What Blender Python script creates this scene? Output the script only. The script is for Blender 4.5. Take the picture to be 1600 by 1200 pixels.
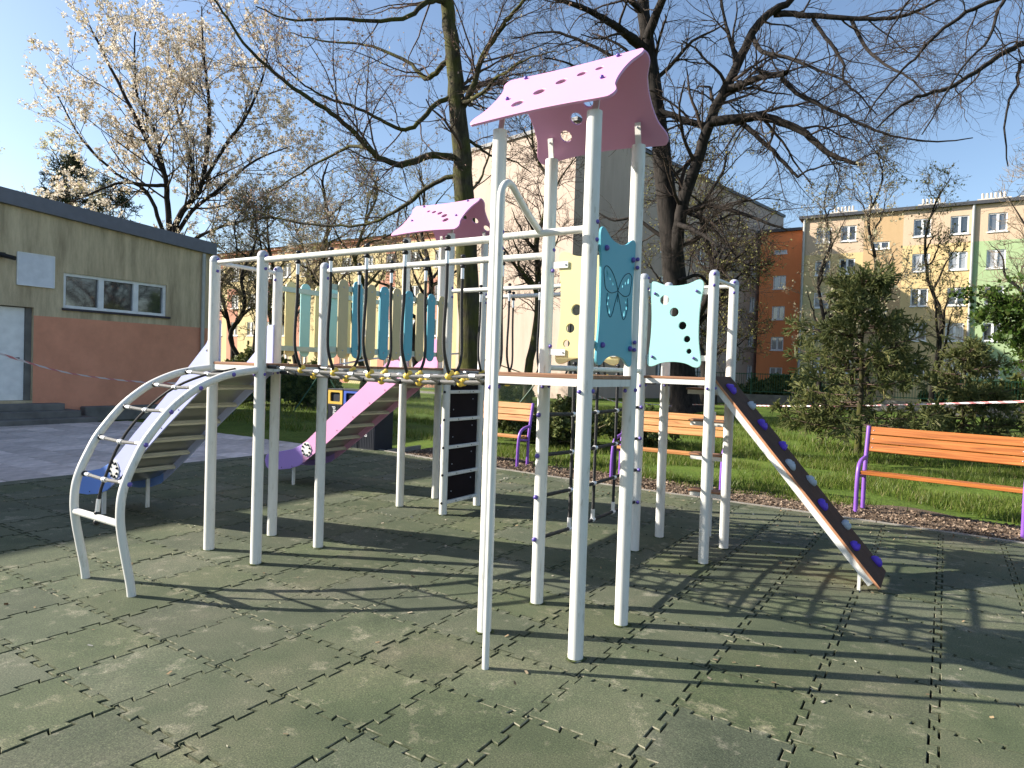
import bpy, bmesh, math, random
import numpy as np
from mathutils import Matrix, Vector

# ------------------------------------------------------------------ scene, camera, light
scn = bpy.context.scene
for o in list(bpy.data.objects):
    bpy.data.objects.remove(o, do_unlink=True)
COL = scn.collection
rad = math.radians
random.seed(7)
RNG = np.random.default_rng(11)

PITCH, ROLL, YAW = 0.0234, 0.0330, rad(32.9755)
cam = bpy.data.cameras.new('camera')
cam.sensor_width = 36.0
cam.lens = 36.0 * 1044.3 / 1600.0
cam.clip_start = 0.05
cam.clip_end = 2000
camo = bpy.data.objects.new('camera', cam)
COL.objects.link(camo)
_fw = Vector((-math.sin(YAW) * math.cos(PITCH), math.cos(YAW) * math.cos(PITCH), -math.sin(PITCH)))
_r0 = Vector((math.cos(YAW), math.sin(YAW), 0))
_u0 = _r0.cross(_fw)
_r = _r0 * math.cos(ROLL) + _u0 * math.sin(ROLL)
_u = _u0 * math.cos(ROLL) - _r0 * math.sin(ROLL)
_m = Matrix((_r, _u, -_fw)).transposed().to_4x4()
_m.translation = Vector((4.9735, -3.2161, 1.555))
camo.matrix_world = _m
scn.camera = camo

SUN_AZ, SUN_EL = rad(180 + 28.4), rad(29.4)          # direction towards the sun
world = bpy.data.worlds.new('World')
scn.world = world
world.use_nodes = True
wn = world.node_tree
wn.nodes.clear()
sky = wn.nodes.new('ShaderNodeTexSky')
sky.sky_type = 'NISHITA'
sky.sun_disc = False
sky.sun_elevation = SUN_EL
sky.sun_rotation = math.atan2(math.cos(SUN_AZ), math.sin(SUN_AZ)) % (2 * math.pi)
sky.altitude = 200
sky.air_density = 1.0
sky.dust_density = 1.3
sky.ozone_density = 1.8
bg = wn.nodes.new('ShaderNodeBackground')
bg.inputs['Strength'].default_value = 0.094
wo = wn.nodes.new('ShaderNodeOutputWorld')
wn.links.new(sky.outputs[0], bg.inputs[0])
wn.links.new(bg.outputs[0], wo.inputs[0])

sl = bpy.data.lights.new('sun', 'SUN')
sl.energy = 5.0
sl.angle = rad(0.53)
sl.color = (1.0, 0.93, 0.82)
slo = bpy.data.objects.new('sun', sl)
COL.objects.link(slo)
sd = Vector((math.cos(SUN_AZ) * math.cos(SUN_EL), math.sin(SUN_AZ) * math.cos(SUN_EL), math.sin(SUN_EL)))
slo.rotation_euler = sd.to_track_quat('Z', 'Y').to_euler()
slo.location = sd * 60

scn.view_settings.view_transform = 'Standard'
scn.view_settings.look = 'None'
scn.view_settings.exposure = 1.22
scn.view_settings.gamma = 1.0
scn.view_settings.use_curve_mapping = False
scn.render.engine = 'CYCLES'
scn.cycles.max_bounces = 6
scn.cycles.transparent_max_bounces = 8

# ------------------------------------------------------------------ helpers
def link(o, parent=None):
    COL.objects.link(o)
    if parent is not None:
        o.parent = parent
        o.matrix_parent_inverse = Matrix.Translation(parent.location).inverted() if parent.parent is None else Matrix()
    return o

def tag(o, label=None, cat=None, group=None, kind=None):
    if label: o['label'] = label
    if cat: o['category'] = cat
    if group: o['group'] = group
    if kind: o['kind'] = kind
    return o

def empty(name, loc=(0, 0, 0)):
    o = bpy.data.objects.new(name, None)
    o.location = loc
    o.empty_display_size = 0.2
    COL.objects.link(o)
    return o

def child(o, parent):
    """mesh written in world coordinates, hung under a parent"""
    COL.objects.link(o)
    if parent is not None:
        o.parent = parent
        base = parent
        off = Vector(parent.location)
        while base.parent is not None:
            base = base.parent
            off = Vector(base.location)
        # ancestors: only the root carries a location, parts sit at identity
        o.matrix_parent_inverse = Matrix.Translation(-off) if parent.parent is None else Matrix()
    return o

def finish(me, smooth, angle=35):
    if smooth:
        me.polygons.foreach_set('use_smooth', np.ones(len(me.polygons), dtype=bool))
        if angle: me.set_sharp_from_angle(angle=rad(angle))
    me.update()
    return me

def np_mesh(name, verts, faces, mats, smooth=False, angle=None, midx=None):
    """verts (n,3); faces (m,k) int array, k = 3 or 4"""
    me = bpy.data.meshes.new(name)
    verts = np.asarray(verts, np.float32)
    faces = np.asarray(faces, np.int32)
    m, k = faces.shape
    me.vertices.add(len(verts))
    me.vertices.foreach_set('co', verts.ravel())
    me.loops.add(m * k)
    me.loops.foreach_set('vertex_index', faces.ravel())
    me.polygons.add(m)
    me.polygons.foreach_set('loop_start', np.arange(0, m * k, k, dtype=np.int32))
    me.polygons.foreach_set('loop_total', np.full(m, k, np.int32))
    for mt in (mats if isinstance(mats, (list, tuple)) else [mats]):
        me.materials.append(mt)
    if midx is not None:
        me.polygons.foreach_set('material_index', np.asarray(midx, np.int32))
    me.update(calc_edges=True)
    me.validate()
    return finish(me, smooth, angle)

class MB:
    def __init__(s):
        s.v = []; s.f = []; s.m = []
    def add(s, vs, fs, mi=0):
        b = len(s.v)
        s.v += [tuple(v) for v in vs]
        s.f += [tuple(i + b for i in f) for f in fs]
        s.m += [mi] * len(fs)
        return s
    def box(s, x0, x1, y0, y1, z0, z1, mi=0):
        vs = [(x0, y0, z0), (x1, y0, z0), (x1, y1, z0), (x0, y1, z0), (x0, y0, z1), (x1, y0, z1), (x1, y1, z1), (x0, y1, z1)]
        return s.add(vs, [(0, 3, 2, 1), (4, 5, 6, 7), (0, 1, 5, 4), (1, 2, 6, 5), (2, 3, 7, 6), (3, 0, 4, 7)], mi)
    def bevbox(s, x0, x1, y0, y1, z0, z1, b=0.004, mi=0):
        bm = bmesh.new()
        r = bmesh.ops.create_cube(bm, size=1)
        for v in bm.verts:
            v.co = ((x0 + x1) / 2 + v.co.x * (x1 - x0), (y0 + y1) / 2 + v.co.y * (y1 - y0), (z0 + z1) / 2 + v.co.z * (z1 - z0))
        bmesh.ops.bevel(bm, geom=list(bm.edges), offset=b, segments=1, affect='EDGES')
        bm.verts.index_update()
        s.add([v.co[:] for v in bm.verts], [[v.index for v in f.verts] for f in bm.faces], mi)
        bm.free()
        return s
    def beam(s, p0, p1, w, h, up=(0, 0, 1), mi=0):
        p0, p1 = Vector(p0), Vector(p1)
        d = (p1 - p0).normalized()
        x = d.cross(Vector(up))
        if x.length < 1e-4: x = d.cross(Vector((0, 1, 0)))
        x.normalize(); y = x.cross(d)
        vs = []
        for p in (p0, p1):
            for sx, sy in ((-1, -1), (1, -1), (1, 1), (-1, 1)):
                vs.append(p + x * (sx * w / 2) + y * (sy * h / 2))
        return s.add(vs, [(3, 2, 1, 0), (4, 5, 6, 7), (0, 1, 5, 4), (1, 2, 6, 5), (2, 3, 7, 6), (3, 0, 4, 7)], mi)
    def tube(s, pts, r, n=10, cap=True, mi=0, flat=1.0):
        pts = [Vector(p) for p in pts]
        rs = r if isinstance(r, (list, tuple)) else [r] * len(pts)
        N = len(pts)
        tang = []
        for i in range(N):
            t = (pts[min(i + 1, N - 1)] - pts[max(i - 1, 0)])
            tang.append(t.normalized())
        ref = Vector((0, 0, 1)) if abs(tang[0].z) < 0.9 else Vector((0, 1, 0))
        nx = tang[0].cross(ref).normalized()
        vs = []
        for i in range(N):
            t = tang[i]
            nx = (nx - t * nx.dot(t)).normalized()
            ny = t.cross(nx)
            for k in range(n):
                a = 2 * math.pi * k / n
                vs.append(pts[i] + (nx * math.cos(a) + ny * math.sin(a) * flat) * rs[i])
        fs = []
        for i in range(N - 1):
            for k in range(n):
                k2 = (k + 1) % n
                fs.append((i * n + k, i * n + k2, (i + 1) * n + k2, (i + 1) * n + k))
        if cap:
            fs.append(tuple(range(n - 1, -1, -1)))
            fs.append(tuple((N - 1) * n + k for k in range(n)))
        return s.add(vs, fs, mi)
    def ball(s, c, r, n=10, m=6, sc=(1, 1, 1), mi=0):
        vs = [(c[0], c[1], c[2] - r * sc[2])]
        for j in range(1, m):
            th = math.pi * j / m - math.pi / 2
            for k in range(n):
                a = 2 * math.pi * k / n
                vs.append((c[0] + r * sc[0] * math.cos(th) * math.cos(a), c[1] + r * sc[1] * math.cos(th) * math.sin(a), c[2] + r * sc[2] * math.sin(th)))
        vs.append((c[0], c[1], c[2] + r * sc[2]))
        fs = [(0, 1 + (k + 1) % n, 1 + k) for k in range(n)]
        for j in range(m - 2):
            for k in range(n):
                k2 = (k + 1) % n
                fs.append((1 + j * n + k, 1 + j * n + k2, 1 + (j + 1) * n + k2, 1 + (j + 1) * n + k))
        t = len(vs) - 1; b0 = 1 + (m - 2) * n
        fs += [(b0 + k, b0 + (k + 1) % n, t) for k in range(n)]
        return s.add(vs, fs, mi)
    def prism(s, poly, axis, c0, c1, mi=0):
        """polygon in the plane across 'axis' extruded from c0 to c1; poly gives the two other coordinates in order"""
        def P(p, c):
            return (c, p[0], p[1]) if axis == 'x' else ((p[0], c, p[1]) if axis == 'y' else (p[0], p[1], c))
        n = len(poly)
        vs = [P(p, c0) for p in poly] + [P(p, c1) for p in poly]
        fs = [tuple(range(n))[::-1], tuple(range(n, 2 * n))] + [(k, (k + 1) % n, n + (k + 1) % n, n + k) for k in range(n)]
        return s.add(vs, fs, mi)
    def mesh(s, name, mats, smooth=False, angle=35):
        me = bpy.data.meshes.new(name)
        me.from_pydata(s.v, [], s.f)
        for mt in (mats if isinstance(mats, (list, tuple)) else [mats]):
            me.materials.append(mt)
        me.polygons.foreach_set('material_index', s.m)
        bm = bmesh.new(); bm.from_mesh(me)
        bmesh.ops.recalc_face_normals(bm, faces=list(bm.faces))
        bm.to_mesh(me); bm.free()
        return finish(me, smooth, angle)
    def build(s, name, mats, parent=None, smooth=False, angle=35):
        return child(bpy.data.objects.new(name, s.mesh(name, mats, smooth, angle)), parent)

def inst(name, me, parent, loc, rot=None, scale=None):
    """object that shares a mesh, placed at a world location under a parent"""
    o = bpy.data.objects.new(name, me)
    child(o, parent)
    o.location = loc
    if rot is not None: o.rotation_euler = rot
    if scale is not None: o.scale = scale
    return o

def curve_mesh(name, splines, thick, mat, matrix=None, bevel=0.0):
    """flat shape with holes (first outline, then holes) extruded to a plate; matrix maps x,y,z of the plate to the world"""
    cu = bpy.data.curves.new(name, 'CURVE')
    cu.dimensions = '2D'; cu.fill_mode = 'BOTH'
    cu.extrude = max(thick / 2 - bevel, 1e-4); cu.bevel_depth = bevel; cu.bevel_resolution = 0
    for pts in splines:
        sp = cu.splines.new('POLY')
        sp.points.add(len(pts) - 1)
        for i, p in enumerate(pts): sp.points[i].co = (p[0], p[1], 0, 1)
        sp.use_cyclic_u = True
    o = bpy.data.objects.new(name, cu)
    dg = bpy.context.evaluated_depsgraph_get()
    COL.objects.link(o)
    dg.update()
    me = bpy.data.meshes.new_from_object(o.evaluated_get(dg))
    bpy.data.objects.remove(o, do_unlink=True)
    bpy.data.curves.remove(cu)
    me.name = name
    me.materials.clear(); me.materials.append(mat)
    if matrix is not None: me.transform(matrix)
    return finish(me, True, 30)

def text_mesh(name, body, size, mat, matrix, extrude=0.0008, spacing=1.0):
    cu = bpy.data.curves.new(name, 'FONT')
    cu.body = body; cu.size = size; cu.extrude = extrude; cu.space_character = spacing
    cu.align_x = 'LEFT'; cu.align_y = 'CENTER'
    o = bpy.data.objects.new(name, cu)
    COL.objects.link(o)
    dg = bpy.context.evaluated_depsgraph_get(); dg.update()
    me = bpy.data.meshes.new_from_object(o.evaluated_get(dg))
    bpy.data.objects.remove(o, do_unlink=True)
    me.materials.clear(); me.materials.append(mat)
    me.transform(matrix)
    return me

def circle(cx, cy, r, n=20, ry=None):
    ry = ry or r
    return [(cx + r * math.cos(2 * math.pi * k / n), cy + ry * math.sin(2 * math.pi * k / n)) for k in range(n)]

def catmull(pts, k=6, closed=False):
    P = [Vector(p) for p in pts]; n = len(P); out = []
    rng = range(n if closed else n - 1)
    for i in rng:
        p0 = P[(i - 1) % n] if closed or i > 0 else P[0] * 2 - P[1]
        p1, p2 = P[i % n], P[(i + 1) % n]
        p3 = P[(i + 2) % n] if closed or i + 2 < n else P[-1] * 2 - P[-2]
        for j in range(k):
            t = j / k
            out.append(0.5 * ((2 * p1) + (p2 - p0) * t + (2 * p0 - 5 * p1 + 4 * p2 - p3) * t * t + (3 * p1 - p0 - 3 * p2 + p3) * t ** 3))
    if not closed: out.append(P[-1])
    return [tuple(p) for p in out]

# ------------------------------------------------------------------ materials
def new_mat(name):
    m = bpy.data.materials.new(name); m.use_nodes = True
    nt = m.node_tree; b = nt.nodes['Principled BSDF']
    return m, nt, b

def N(nt, t, **kw):
    n = nt.nodes.new(t)
    for k, v in kw.items(): setattr(n, k, v)
    return n

def plain(name, col, rough=0.5, spec=0.5, metal=0.0, var=0.08, scale=6.0, bump=0.0, bscale=60.0, objvar=0.0, coord='Object'):
    m, nt, b = new_mat(name)
    tc = N(nt, 'ShaderNodeTexCoord')
    nz = N(nt, 'ShaderNodeTexNoise'); nz.inputs['Scale'].default_value = scale; nz.inputs['Detail'].default_value = 5
    nt.links.new(tc.outputs[coord], nz.inputs['Vector'])
    hsv = N(nt, 'ShaderNodeHueSaturation'); hsv.inputs['Color'].default_value = (*col, 1)
    mr = N(nt, 'ShaderNodeMapRange'); mr.inputs['From Min'].default_value = 0.3; mr.inputs['From Max'].default_value = 0.7
    mr.inputs['To Min'].default_value = 1 - var; mr.inputs['To Max'].default_value = 1 + var
    nt.links.new(nz.outputs['Fac'], mr.inputs['Value'])
    src = mr.outputs[0]
    if objvar:
        oi = N(nt, 'ShaderNodeObjectInfo')
        m2 = N(nt, 'ShaderNodeMapRange'); m2.inputs['To Min'].default_value = 1 - objvar; m2.inputs['To Max'].default_value = 1 + objvar
        nt.links.new(oi.outputs['Random'], m2.inputs['Value'])
        mu = N(nt, 'ShaderNodeMath', operation='MULTIPLY')
        nt.links.new(src, mu.inputs[0]); nt.links.new(m2.outputs[0], mu.inputs[1]); src = mu.outputs[0]
    nt.links.new(src, hsv.inputs['Value'])
    nt.links.new(hsv.outputs[0], b.inputs['Base Color'])
    b.inputs['Roughness'].default_value = rough
    b.inputs['Specular IOR Level'].default_value = spec
    b.inputs['Metallic'].default_value = metal
    if bump:
        n2 = N(nt, 'ShaderNodeTexNoise'); n2.inputs['Scale'].default_value = bscale; n2.inputs['Detail'].default_value = 6
        nt.links.new(tc.outputs[coord], n2.inputs['Vector'])
        bp = N(nt, 'ShaderNodeBump'); bp.inputs['Strength'].default_value = bump; bp.inputs['Distance'].default_value = 0.01
        nt.links.new(n2.outputs['Fac'], bp.inputs['Height']); nt.links.new(bp.outputs[0], b.inputs['Normal'])
    return m

def ramp(nt, stops):
    r = N(nt, 'ShaderNodeValToRGB')
    e = r.color_ramp.elements
    while len(e) < len(stops): e.new(0.5)
    for i, (p, c) in enumerate(stops):
        e[i].position = p; e[i].color = (*c, 1)
    return r

def rubber_mat():
    m, nt, b = new_mat('green_rubber')
    geo = N(nt, 'ShaderNodeNewGeometry')
    oi = N(nt, 'ShaderNodeObjectInfo')
    n1 = N(nt, 'ShaderNodeTexNoise'); n1.inputs['Scale'].default_value = 1.1; n1.inputs['Detail'].default_value = 6; n1.inputs['Roughness'].default_value = 0.65
    n2 = N(nt, 'ShaderNodeTexNoise'); n2.inputs['Scale'].default_value = 135; n2.inputs['Detail'].default_value = 4; n2.inputs['Roughness'].default_value = 0.75
    n4 = N(nt, 'ShaderNodeTexNoise'); n4.inputs['Scale'].default_value = 5.0; n4.inputs['Detail'].default_value = 8; n4.inputs['Roughness'].default_value = 0.7
    for n in (n1, n2, n4): nt.links.new(geo.outputs['Position'], n.inputs['Vector'])
    r1 = ramp(nt, [(0.30, (0.039, 0.052, 0.029)), (0.46, (0.064, 0.078, 0.045)), (0.58, (0.085, 0.094, 0.058)), (0.72, (0.128, 0.123, 0.086))])
    nt.links.new(n1.outputs['Fac'], r1.inputs[0])
    # dusty pale scuffs
    r3 = ramp(nt, [(0.56, (0, 0, 0)), (0.76, (1, 1, 1))]); nt.links.new(n4.outputs['Fac'], r3.inputs[0])
    mx1 = N(nt, 'ShaderNodeMix', data_type='RGBA'); mx1.inputs['B'].default_value = (0.26, 0.24, 0.18, 1)
    nt.links.new(r3.outputs[0], mx1.inputs['Factor']); nt.links.new(r1.outputs[0], mx1.inputs['A'])
    # granules
    r2 = ramp(nt, [(0.30, (0.30, 0.31, 0.30)), (0.48, (0.95, 0.95, 0.92)), (0.60, (1.5, 1.48, 1.35)), (0.68, (2.9, 2.8, 2.5))]); nt.links.new(n2.outputs['Fac'], r2.inputs[0])
    mx = N(nt, 'ShaderNodeMix', data_type='RGBA', blend_type='MULTIPLY'); mx.inputs['Factor'].default_value = 0.85
    nt.links.new(mx1.outputs['Result'], mx.inputs['A']); nt.links.new(r2.outputs[0], mx.inputs['B'])
    hs = N(nt, 'ShaderNodeHueSaturation')
    m2 = N(nt, 'ShaderNodeMapRange'); m2.inputs['To Min'].default_value = 0.87; m2.inputs['To Max'].default_value = 1.12
    nt.links.new(oi.outputs['Random'], m2.inputs['Value']); nt.links.new(m2.outputs[0], hs.inputs['Value'])
    m3 = N(nt, 'ShaderNodeMapRange'); m3.inputs['To Min'].default_value = 0.85; m3.inputs['To Max'].default_value = 1.2
    mm = N(nt, 'ShaderNodeMath', operation='FRACT'); mk = N(nt, 'ShaderNodeMath', operation='MULTIPLY'); mk.inputs[1].default_value = 7.31
    nt.links.new(oi.outputs['Random'], mk.inputs[0]); nt.links.new(mk.outputs[0], mm.inputs[0]); nt.links.new(mm.outputs[0], m3.inputs['Value'])
    nt.links.new(m3.outputs[0], hs.inputs['Saturation'])
    nt.links.new(mx.outputs['Result'], hs.inputs['Color']); nt.links.new(hs.outputs[0], b.inputs['Base Color'])
    b.inputs['Roughness'].default_value = 0.78
    b.inputs['Specular IOR Level'].default_value = 0.35
    bp = N(nt, 'ShaderNodeBump'); bp.inputs['Strength'].default_value = 0.55; bp.inputs['Distance'].default_value = 0.004
    nt.links.new(n2.outputs['Fac'], bp.inputs['Height']); nt.links.new(bp.outputs[0], b.inputs['Normal'])
    return m

def ground_mat(name, stops, scale, bump=0.6, bscale=25, rough=0.95):
    m, nt, b = new_mat(name)
    geo = N(nt, 'ShaderNodeNewGeometry')
    n1 = N(nt, 'ShaderNodeTexNoise'); n1.inputs['Scale'].default_value = scale; n1.inputs['Detail'].default_value = 10; n1.inputs['Roughness'].default_value = 0.7
    n2 = N(nt, 'ShaderNodeTexNoise'); n2.inputs['Scale'].default_value = bscale; n2.inputs['Detail'].default_value = 6
    for n in (n1, n2): nt.links.new(geo.outputs['Position'], n.inputs['Vector'])
    r = ramp(nt, stops); nt.links.new(n1.outputs['Fac'], r.inputs[0])
    r2 = ramp(nt, [(0.3, (0.55, 0.55, 0.55)), (0.7, (1.35, 1.35, 1.3))]); nt.links.new(n2.outputs['Fac'], r2.inputs[0])
    mx = N(nt, 'ShaderNodeMix', data_type='RGBA', blend_type='MULTIPLY'); mx.inputs['Factor'].default_value = 1
    nt.links.new(r.outputs[0], mx.inputs['A']); nt.links.new(r2.outputs[0], mx.inputs['B'])
    nt.links.new(mx.outputs['Result'], b.inputs['Base Color'])
    b.inputs['Roughness'].default_value = rough; b.inputs['Specular IOR Level'].default_value = 0.2
    bp = N(nt, 'ShaderNodeBump'); bp.inputs['Strength'].default_value = bump; bp.inputs['Distance'].default_value = 0.03
    nt.links.new(n2.outputs['Fac'], bp.inputs['Height']); nt.links.new(bp.outputs[0], b.inputs['Normal'])
    return m

def wood_mat(name, dark, light, rough=0.45, axis='X', scale=1.0, spec=0.4):
    m, nt, b = new_mat(name)
    tc = N(nt, 'ShaderNodeTexCoord'); mp = N(nt, 'ShaderNodeMapping')
    s = {'X': (1.2, 26, 26), 'Y': (26, 1.2, 26), 'Z': (26, 26, 1.2)}[axis]
    mp.inputs['Scale'].default_value = tuple(q * scale for q in s)
    oi = N(nt, 'ShaderNodeObjectInfo')
    ad = N(nt, 'ShaderNodeVectorMath', operation='ADD')
    nt.links.new(tc.outputs['Object'], mp.inputs[0])
    sc = N(nt, 'ShaderNodeVectorMath', operation='SCALE'); sc.inputs['Scale'].default_value = 40
    cb = N(nt, 'ShaderNodeCombineXYZ')
    for k in range(3): nt.links.new(oi.outputs['Random'], cb.inputs[k])
    nt.links.new(cb.outputs[0], sc.inputs[0]); nt.links.new(mp.outputs[0], ad.inputs[0]); nt.links.new(sc.outputs[0], ad.inputs[1])
    n1 = N(nt, 'ShaderNodeTexNoise'); n1.inputs['Scale'].default_value = 1.0; n1.inputs['Detail'].default_value = 6; n1.inputs['Distortion'].default_value = 1.2
    nt.links.new(ad.outputs[0], n1.inputs['Vector'])
    r = ramp(nt, [(0.30, tuple(q * .6 for q in dark)), (0.42, dark), (0.66, light)]); nt.links.new(n1.outputs['Fac'], r.inputs[0])
    nt.links.new(r.outputs[0], b.inputs['Base Color'])
    b.inputs['Roughness'].default_value = rough; b.inputs['Specular IOR Level'].default_value = spec
    bp = N(nt, 'ShaderNodeBump'); bp.inputs['Strength'].default_value = 0.25; bp.inputs['Distance'].default_value = 0.004
    nt.links.new(n1.outputs['Fac'], bp.inputs['Height']); nt.links.new(bp.outputs[0], b.inputs['Normal'])
    return m

def rope_mat(name, c0, c1, freq=70):
    m, nt, b = new_mat(name)
    tc = N(nt, 'ShaderNodeTexCoord')
    w = N(nt, 'ShaderNodeTexWave'); w.wave_type = 'BANDS'; w.bands_direction = 'DIAGONAL'; w.inputs['Scale'].default_value = freq; w.inputs['Distortion'].default_value = 0.4
    nt.links.new(tc.outputs['Object'], w.inputs['Vector'])
    r = ramp(nt, [(0.25, c0), (0.75, c1)]); nt.links.new(w.outputs['Fac'], r.inputs[0])
    nt.links.new(r.outputs[0], b.inputs['Base Color'])
    b.inputs['Roughness'].default_value = 0.6
    bp = N(nt, 'ShaderNodeBump'); bp.inputs['Strength'].default_value = 0.7; bp.inputs['Distance'].default_value = 0.004
    nt.links.new(w.outputs['Fac'], bp.inputs['Height']); nt.links.new(bp.outputs[0], b.inputs['Normal'])
    return m

def bark_mat(name, dark, light, moss=None, mossz=None, scale=9):
    m, nt, b = new_mat(name)
    geo = N(nt, 'ShaderNodeNewGeometry'); mp = N(nt, 'ShaderNodeMapping'); mp.inputs['Scale'].default_value = (scale, scale, scale * 0.22)
    nt.links.new(geo.outputs['Position'], mp.inputs[0])
    n1 = N(nt, 'ShaderNodeTexNoise'); n1.inputs['Scale'].default_value = 1.6; n1.inputs['Detail'].default_value = 9; n1.inputs['Roughness'].default_value = 0.7
    nt.links.new(mp.outputs[0], n1.inputs['Vector'])
    r = ramp(nt, [(0.34, dark), (0.66, light)]); nt.links.new(n1.outputs['Fac'], r.inputs[0])
    out = r.outputs[0]
    if moss:
        n2 = N(nt, 'ShaderNodeTexNoise'); n2.inputs['Scale'].default_value = 2.4; n2.inputs['Detail'].default_value = 7
        nt.links.new(geo.outputs['Position'], n2.inputs['Vector'])
        r2 = ramp(nt, [(0.42, (0, 0, 0)), (0.60, (1, 1, 1))]); nt.links.new(n2.outputs['Fac'], r2.inputs[0])
        mx = N(nt, 'ShaderNodeMix', data_type='RGBA'); mx.inputs['B'].default_value = (*moss, 1)
        sc = N(nt, 'ShaderNodeMath', operation='MULTIPLY'); sc.inputs[1].default_value = 0.75
        nt.links.new(r2.outputs[0], sc.inputs[0]); nt.links.new(sc.outputs[0], mx.inputs['Factor']); nt.links.new(out, mx.inputs['A'])
        out = mx.outputs['Result']
    nt.links.new(out, b.inputs['Base Color'])
    b.inputs['Roughness'].default_value = 0.9; b.inputs['Specular IOR Level'].default_value = 0.2
    bp = N(nt, 'ShaderNodeBump'); bp.inputs['Strength'].default_value = 0.9; bp.inputs['Distance'].default_value = 0.03
    nt.links.new(n1.outputs['Fac'], bp.inputs['Height']); nt.links.new(bp.outputs[0], b.inputs['Normal'])
    return m

def leaf_mat(name, stops, rough=0.6, trans=0.3):
    m, nt, b = new_mat(name)
    geo = N(nt, 'ShaderNodeNewGeometry')
    r = ramp(nt, stops)
    nt.links.new(geo.outputs['Random Per Island'], r.inputs[0])
    nt.links.new(r.outputs[0], b.inputs['Base Color'])
    b.inputs['Roughness'].default_value = rough; b.inputs['Specular IOR Level'].default_value = 0.25
    tr = N(nt, 'ShaderNodeBsdfTranslucent'); nt.links.new(r.outputs[0], tr.inputs[0])
    mx = N(nt, 'ShaderNodeMixShader'); mx.inputs[0].default_value = trans
    nt.links.new(b.outputs[0], mx.inputs[1]); nt.links.new(tr.outputs[0], mx.inputs[2])
    nt.links.new(mx.outputs[0], nt.nodes['Material Output'].inputs[0])
    return m

def plaster_mat(name, col, stain=0.25, scale=1.2, streak=True, tint=(0.5, 0.48, 0.42)):
    m, nt, b = new_mat(name)
    geo = N(nt, 'ShaderNodeNewGeometry'); mp = N(nt, 'ShaderNodeMapping')
    mp.inputs['Scale'].default_value = (scale * 2.2, scale * 2.2, scale * (0.35 if streak else 2.2))
    nt.links.new(geo.outputs['Position'], mp.inputs[0])
    n1 = N(nt, 'ShaderNodeTexNoise'); n1.inputs['Scale'].default_value = 1.0; n1.inputs['Detail'].default_value = 9; n1.inputs['Roughness'].default_value = 0.68
    nt.links.new(mp.outputs[0], n1.inputs['Vector'])
    mr = ramp(nt, [(0.38, (0, 0, 0)), (0.72, (1, 1, 1))]); nt.links.new(n1.outputs['Fac'], mr.inputs[0])
    sc = N(nt, 'ShaderNodeMath', operation='MULTIPLY'); sc.inputs[1].default_value = stain; nt.links.new(mr.outputs[0], sc.inputs[0])
    mx = N(nt, 'ShaderNodeMix', data_type='RGBA'); mx.inputs['A'].default_value = (*col, 1)
    mx.inputs['B'].default_value = (col[0] * tint[0], col[1] * tint[1], col[2] * tint[2], 1)
    nt.links.new(sc.outputs[0], mx.inputs['Factor']); nt.links.new(mx.outputs['Result'], b.inputs['Base Color'])
    n2 = N(nt, 'ShaderNodeTexNoise'); n2.inputs['Scale'].default_value = 45; n2.inputs['Detail'].default_value = 6
    nt.links.new(geo.outputs['Position'], n2.inputs['Vector'])
    bp = N(nt, 'ShaderNodeBump'); bp.inputs['Strength'].default_value = 0.5; bp.inputs['Distance'].default_value = 0.012
    nt.links.new(n2.outputs['Fac'], bp.inputs['Height']); nt.links.new(bp.outputs[0], b.inputs['Normal'])
    b.inputs['Roughness'].default_value = 0.9; b.inputs['Specular IOR Level'].default_value = 0.2
    return m

def glass_mat(name, col=(0.03, 0.035, 0.04)):
    m, nt, b = new_mat(name)
    b.inputs['Base Color'].default_value = (*col, 1)
    b.inputs['Roughness'].default_value = 0.04
    b.inputs['Specular IOR Level'].default_value = 1.0
    b.inputs['IOR'].default_value = 1.7
    return m

def scuffed(name, col):
    m, nt, b = new_mat(name)
    geo = N(nt, 'ShaderNodeNewGeometry'); mp = N(nt, 'ShaderNodeMapping'); mp.inputs['Scale'].default_value = (26, 26, 5)
    nt.links.new(geo.outputs['Position'], mp.inputs[0])
    n1 = N(nt, 'ShaderNodeTexNoise'); n1.inputs['Scale'].default_value = 1.0; n1.inputs['Detail'].default_value = 9; n1.inputs['Roughness'].default_value = 0.72
    nt.links.new(mp.outputs[0], n1.inputs['Vector'])
    r = ramp(nt, [(0.30, (col[0] * .60, col[1] * .57, col[2] * .50)), (0.42, (col[0] * .95, col[1] * .95, col[2] * .94)), (0.55, col), (0.80, (col[0] * 1.04, col[1] * 1.04, col[2] * 1.04))])
    nt.links.new(n1.outputs['Fac'], r.inputs[0]); nt.links.new(r.outputs[0], b.inputs['Base Color'])
    r2 = ramp(nt, [(0.3, (.6, .6, .6)), (0.6, (.34, .34, .34))]); nt.links.new(n1.outputs['Fac'], r2.inputs[0]); nt.links.new(r2.outputs[0], b.inputs['Roughness'])
    return m

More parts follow.
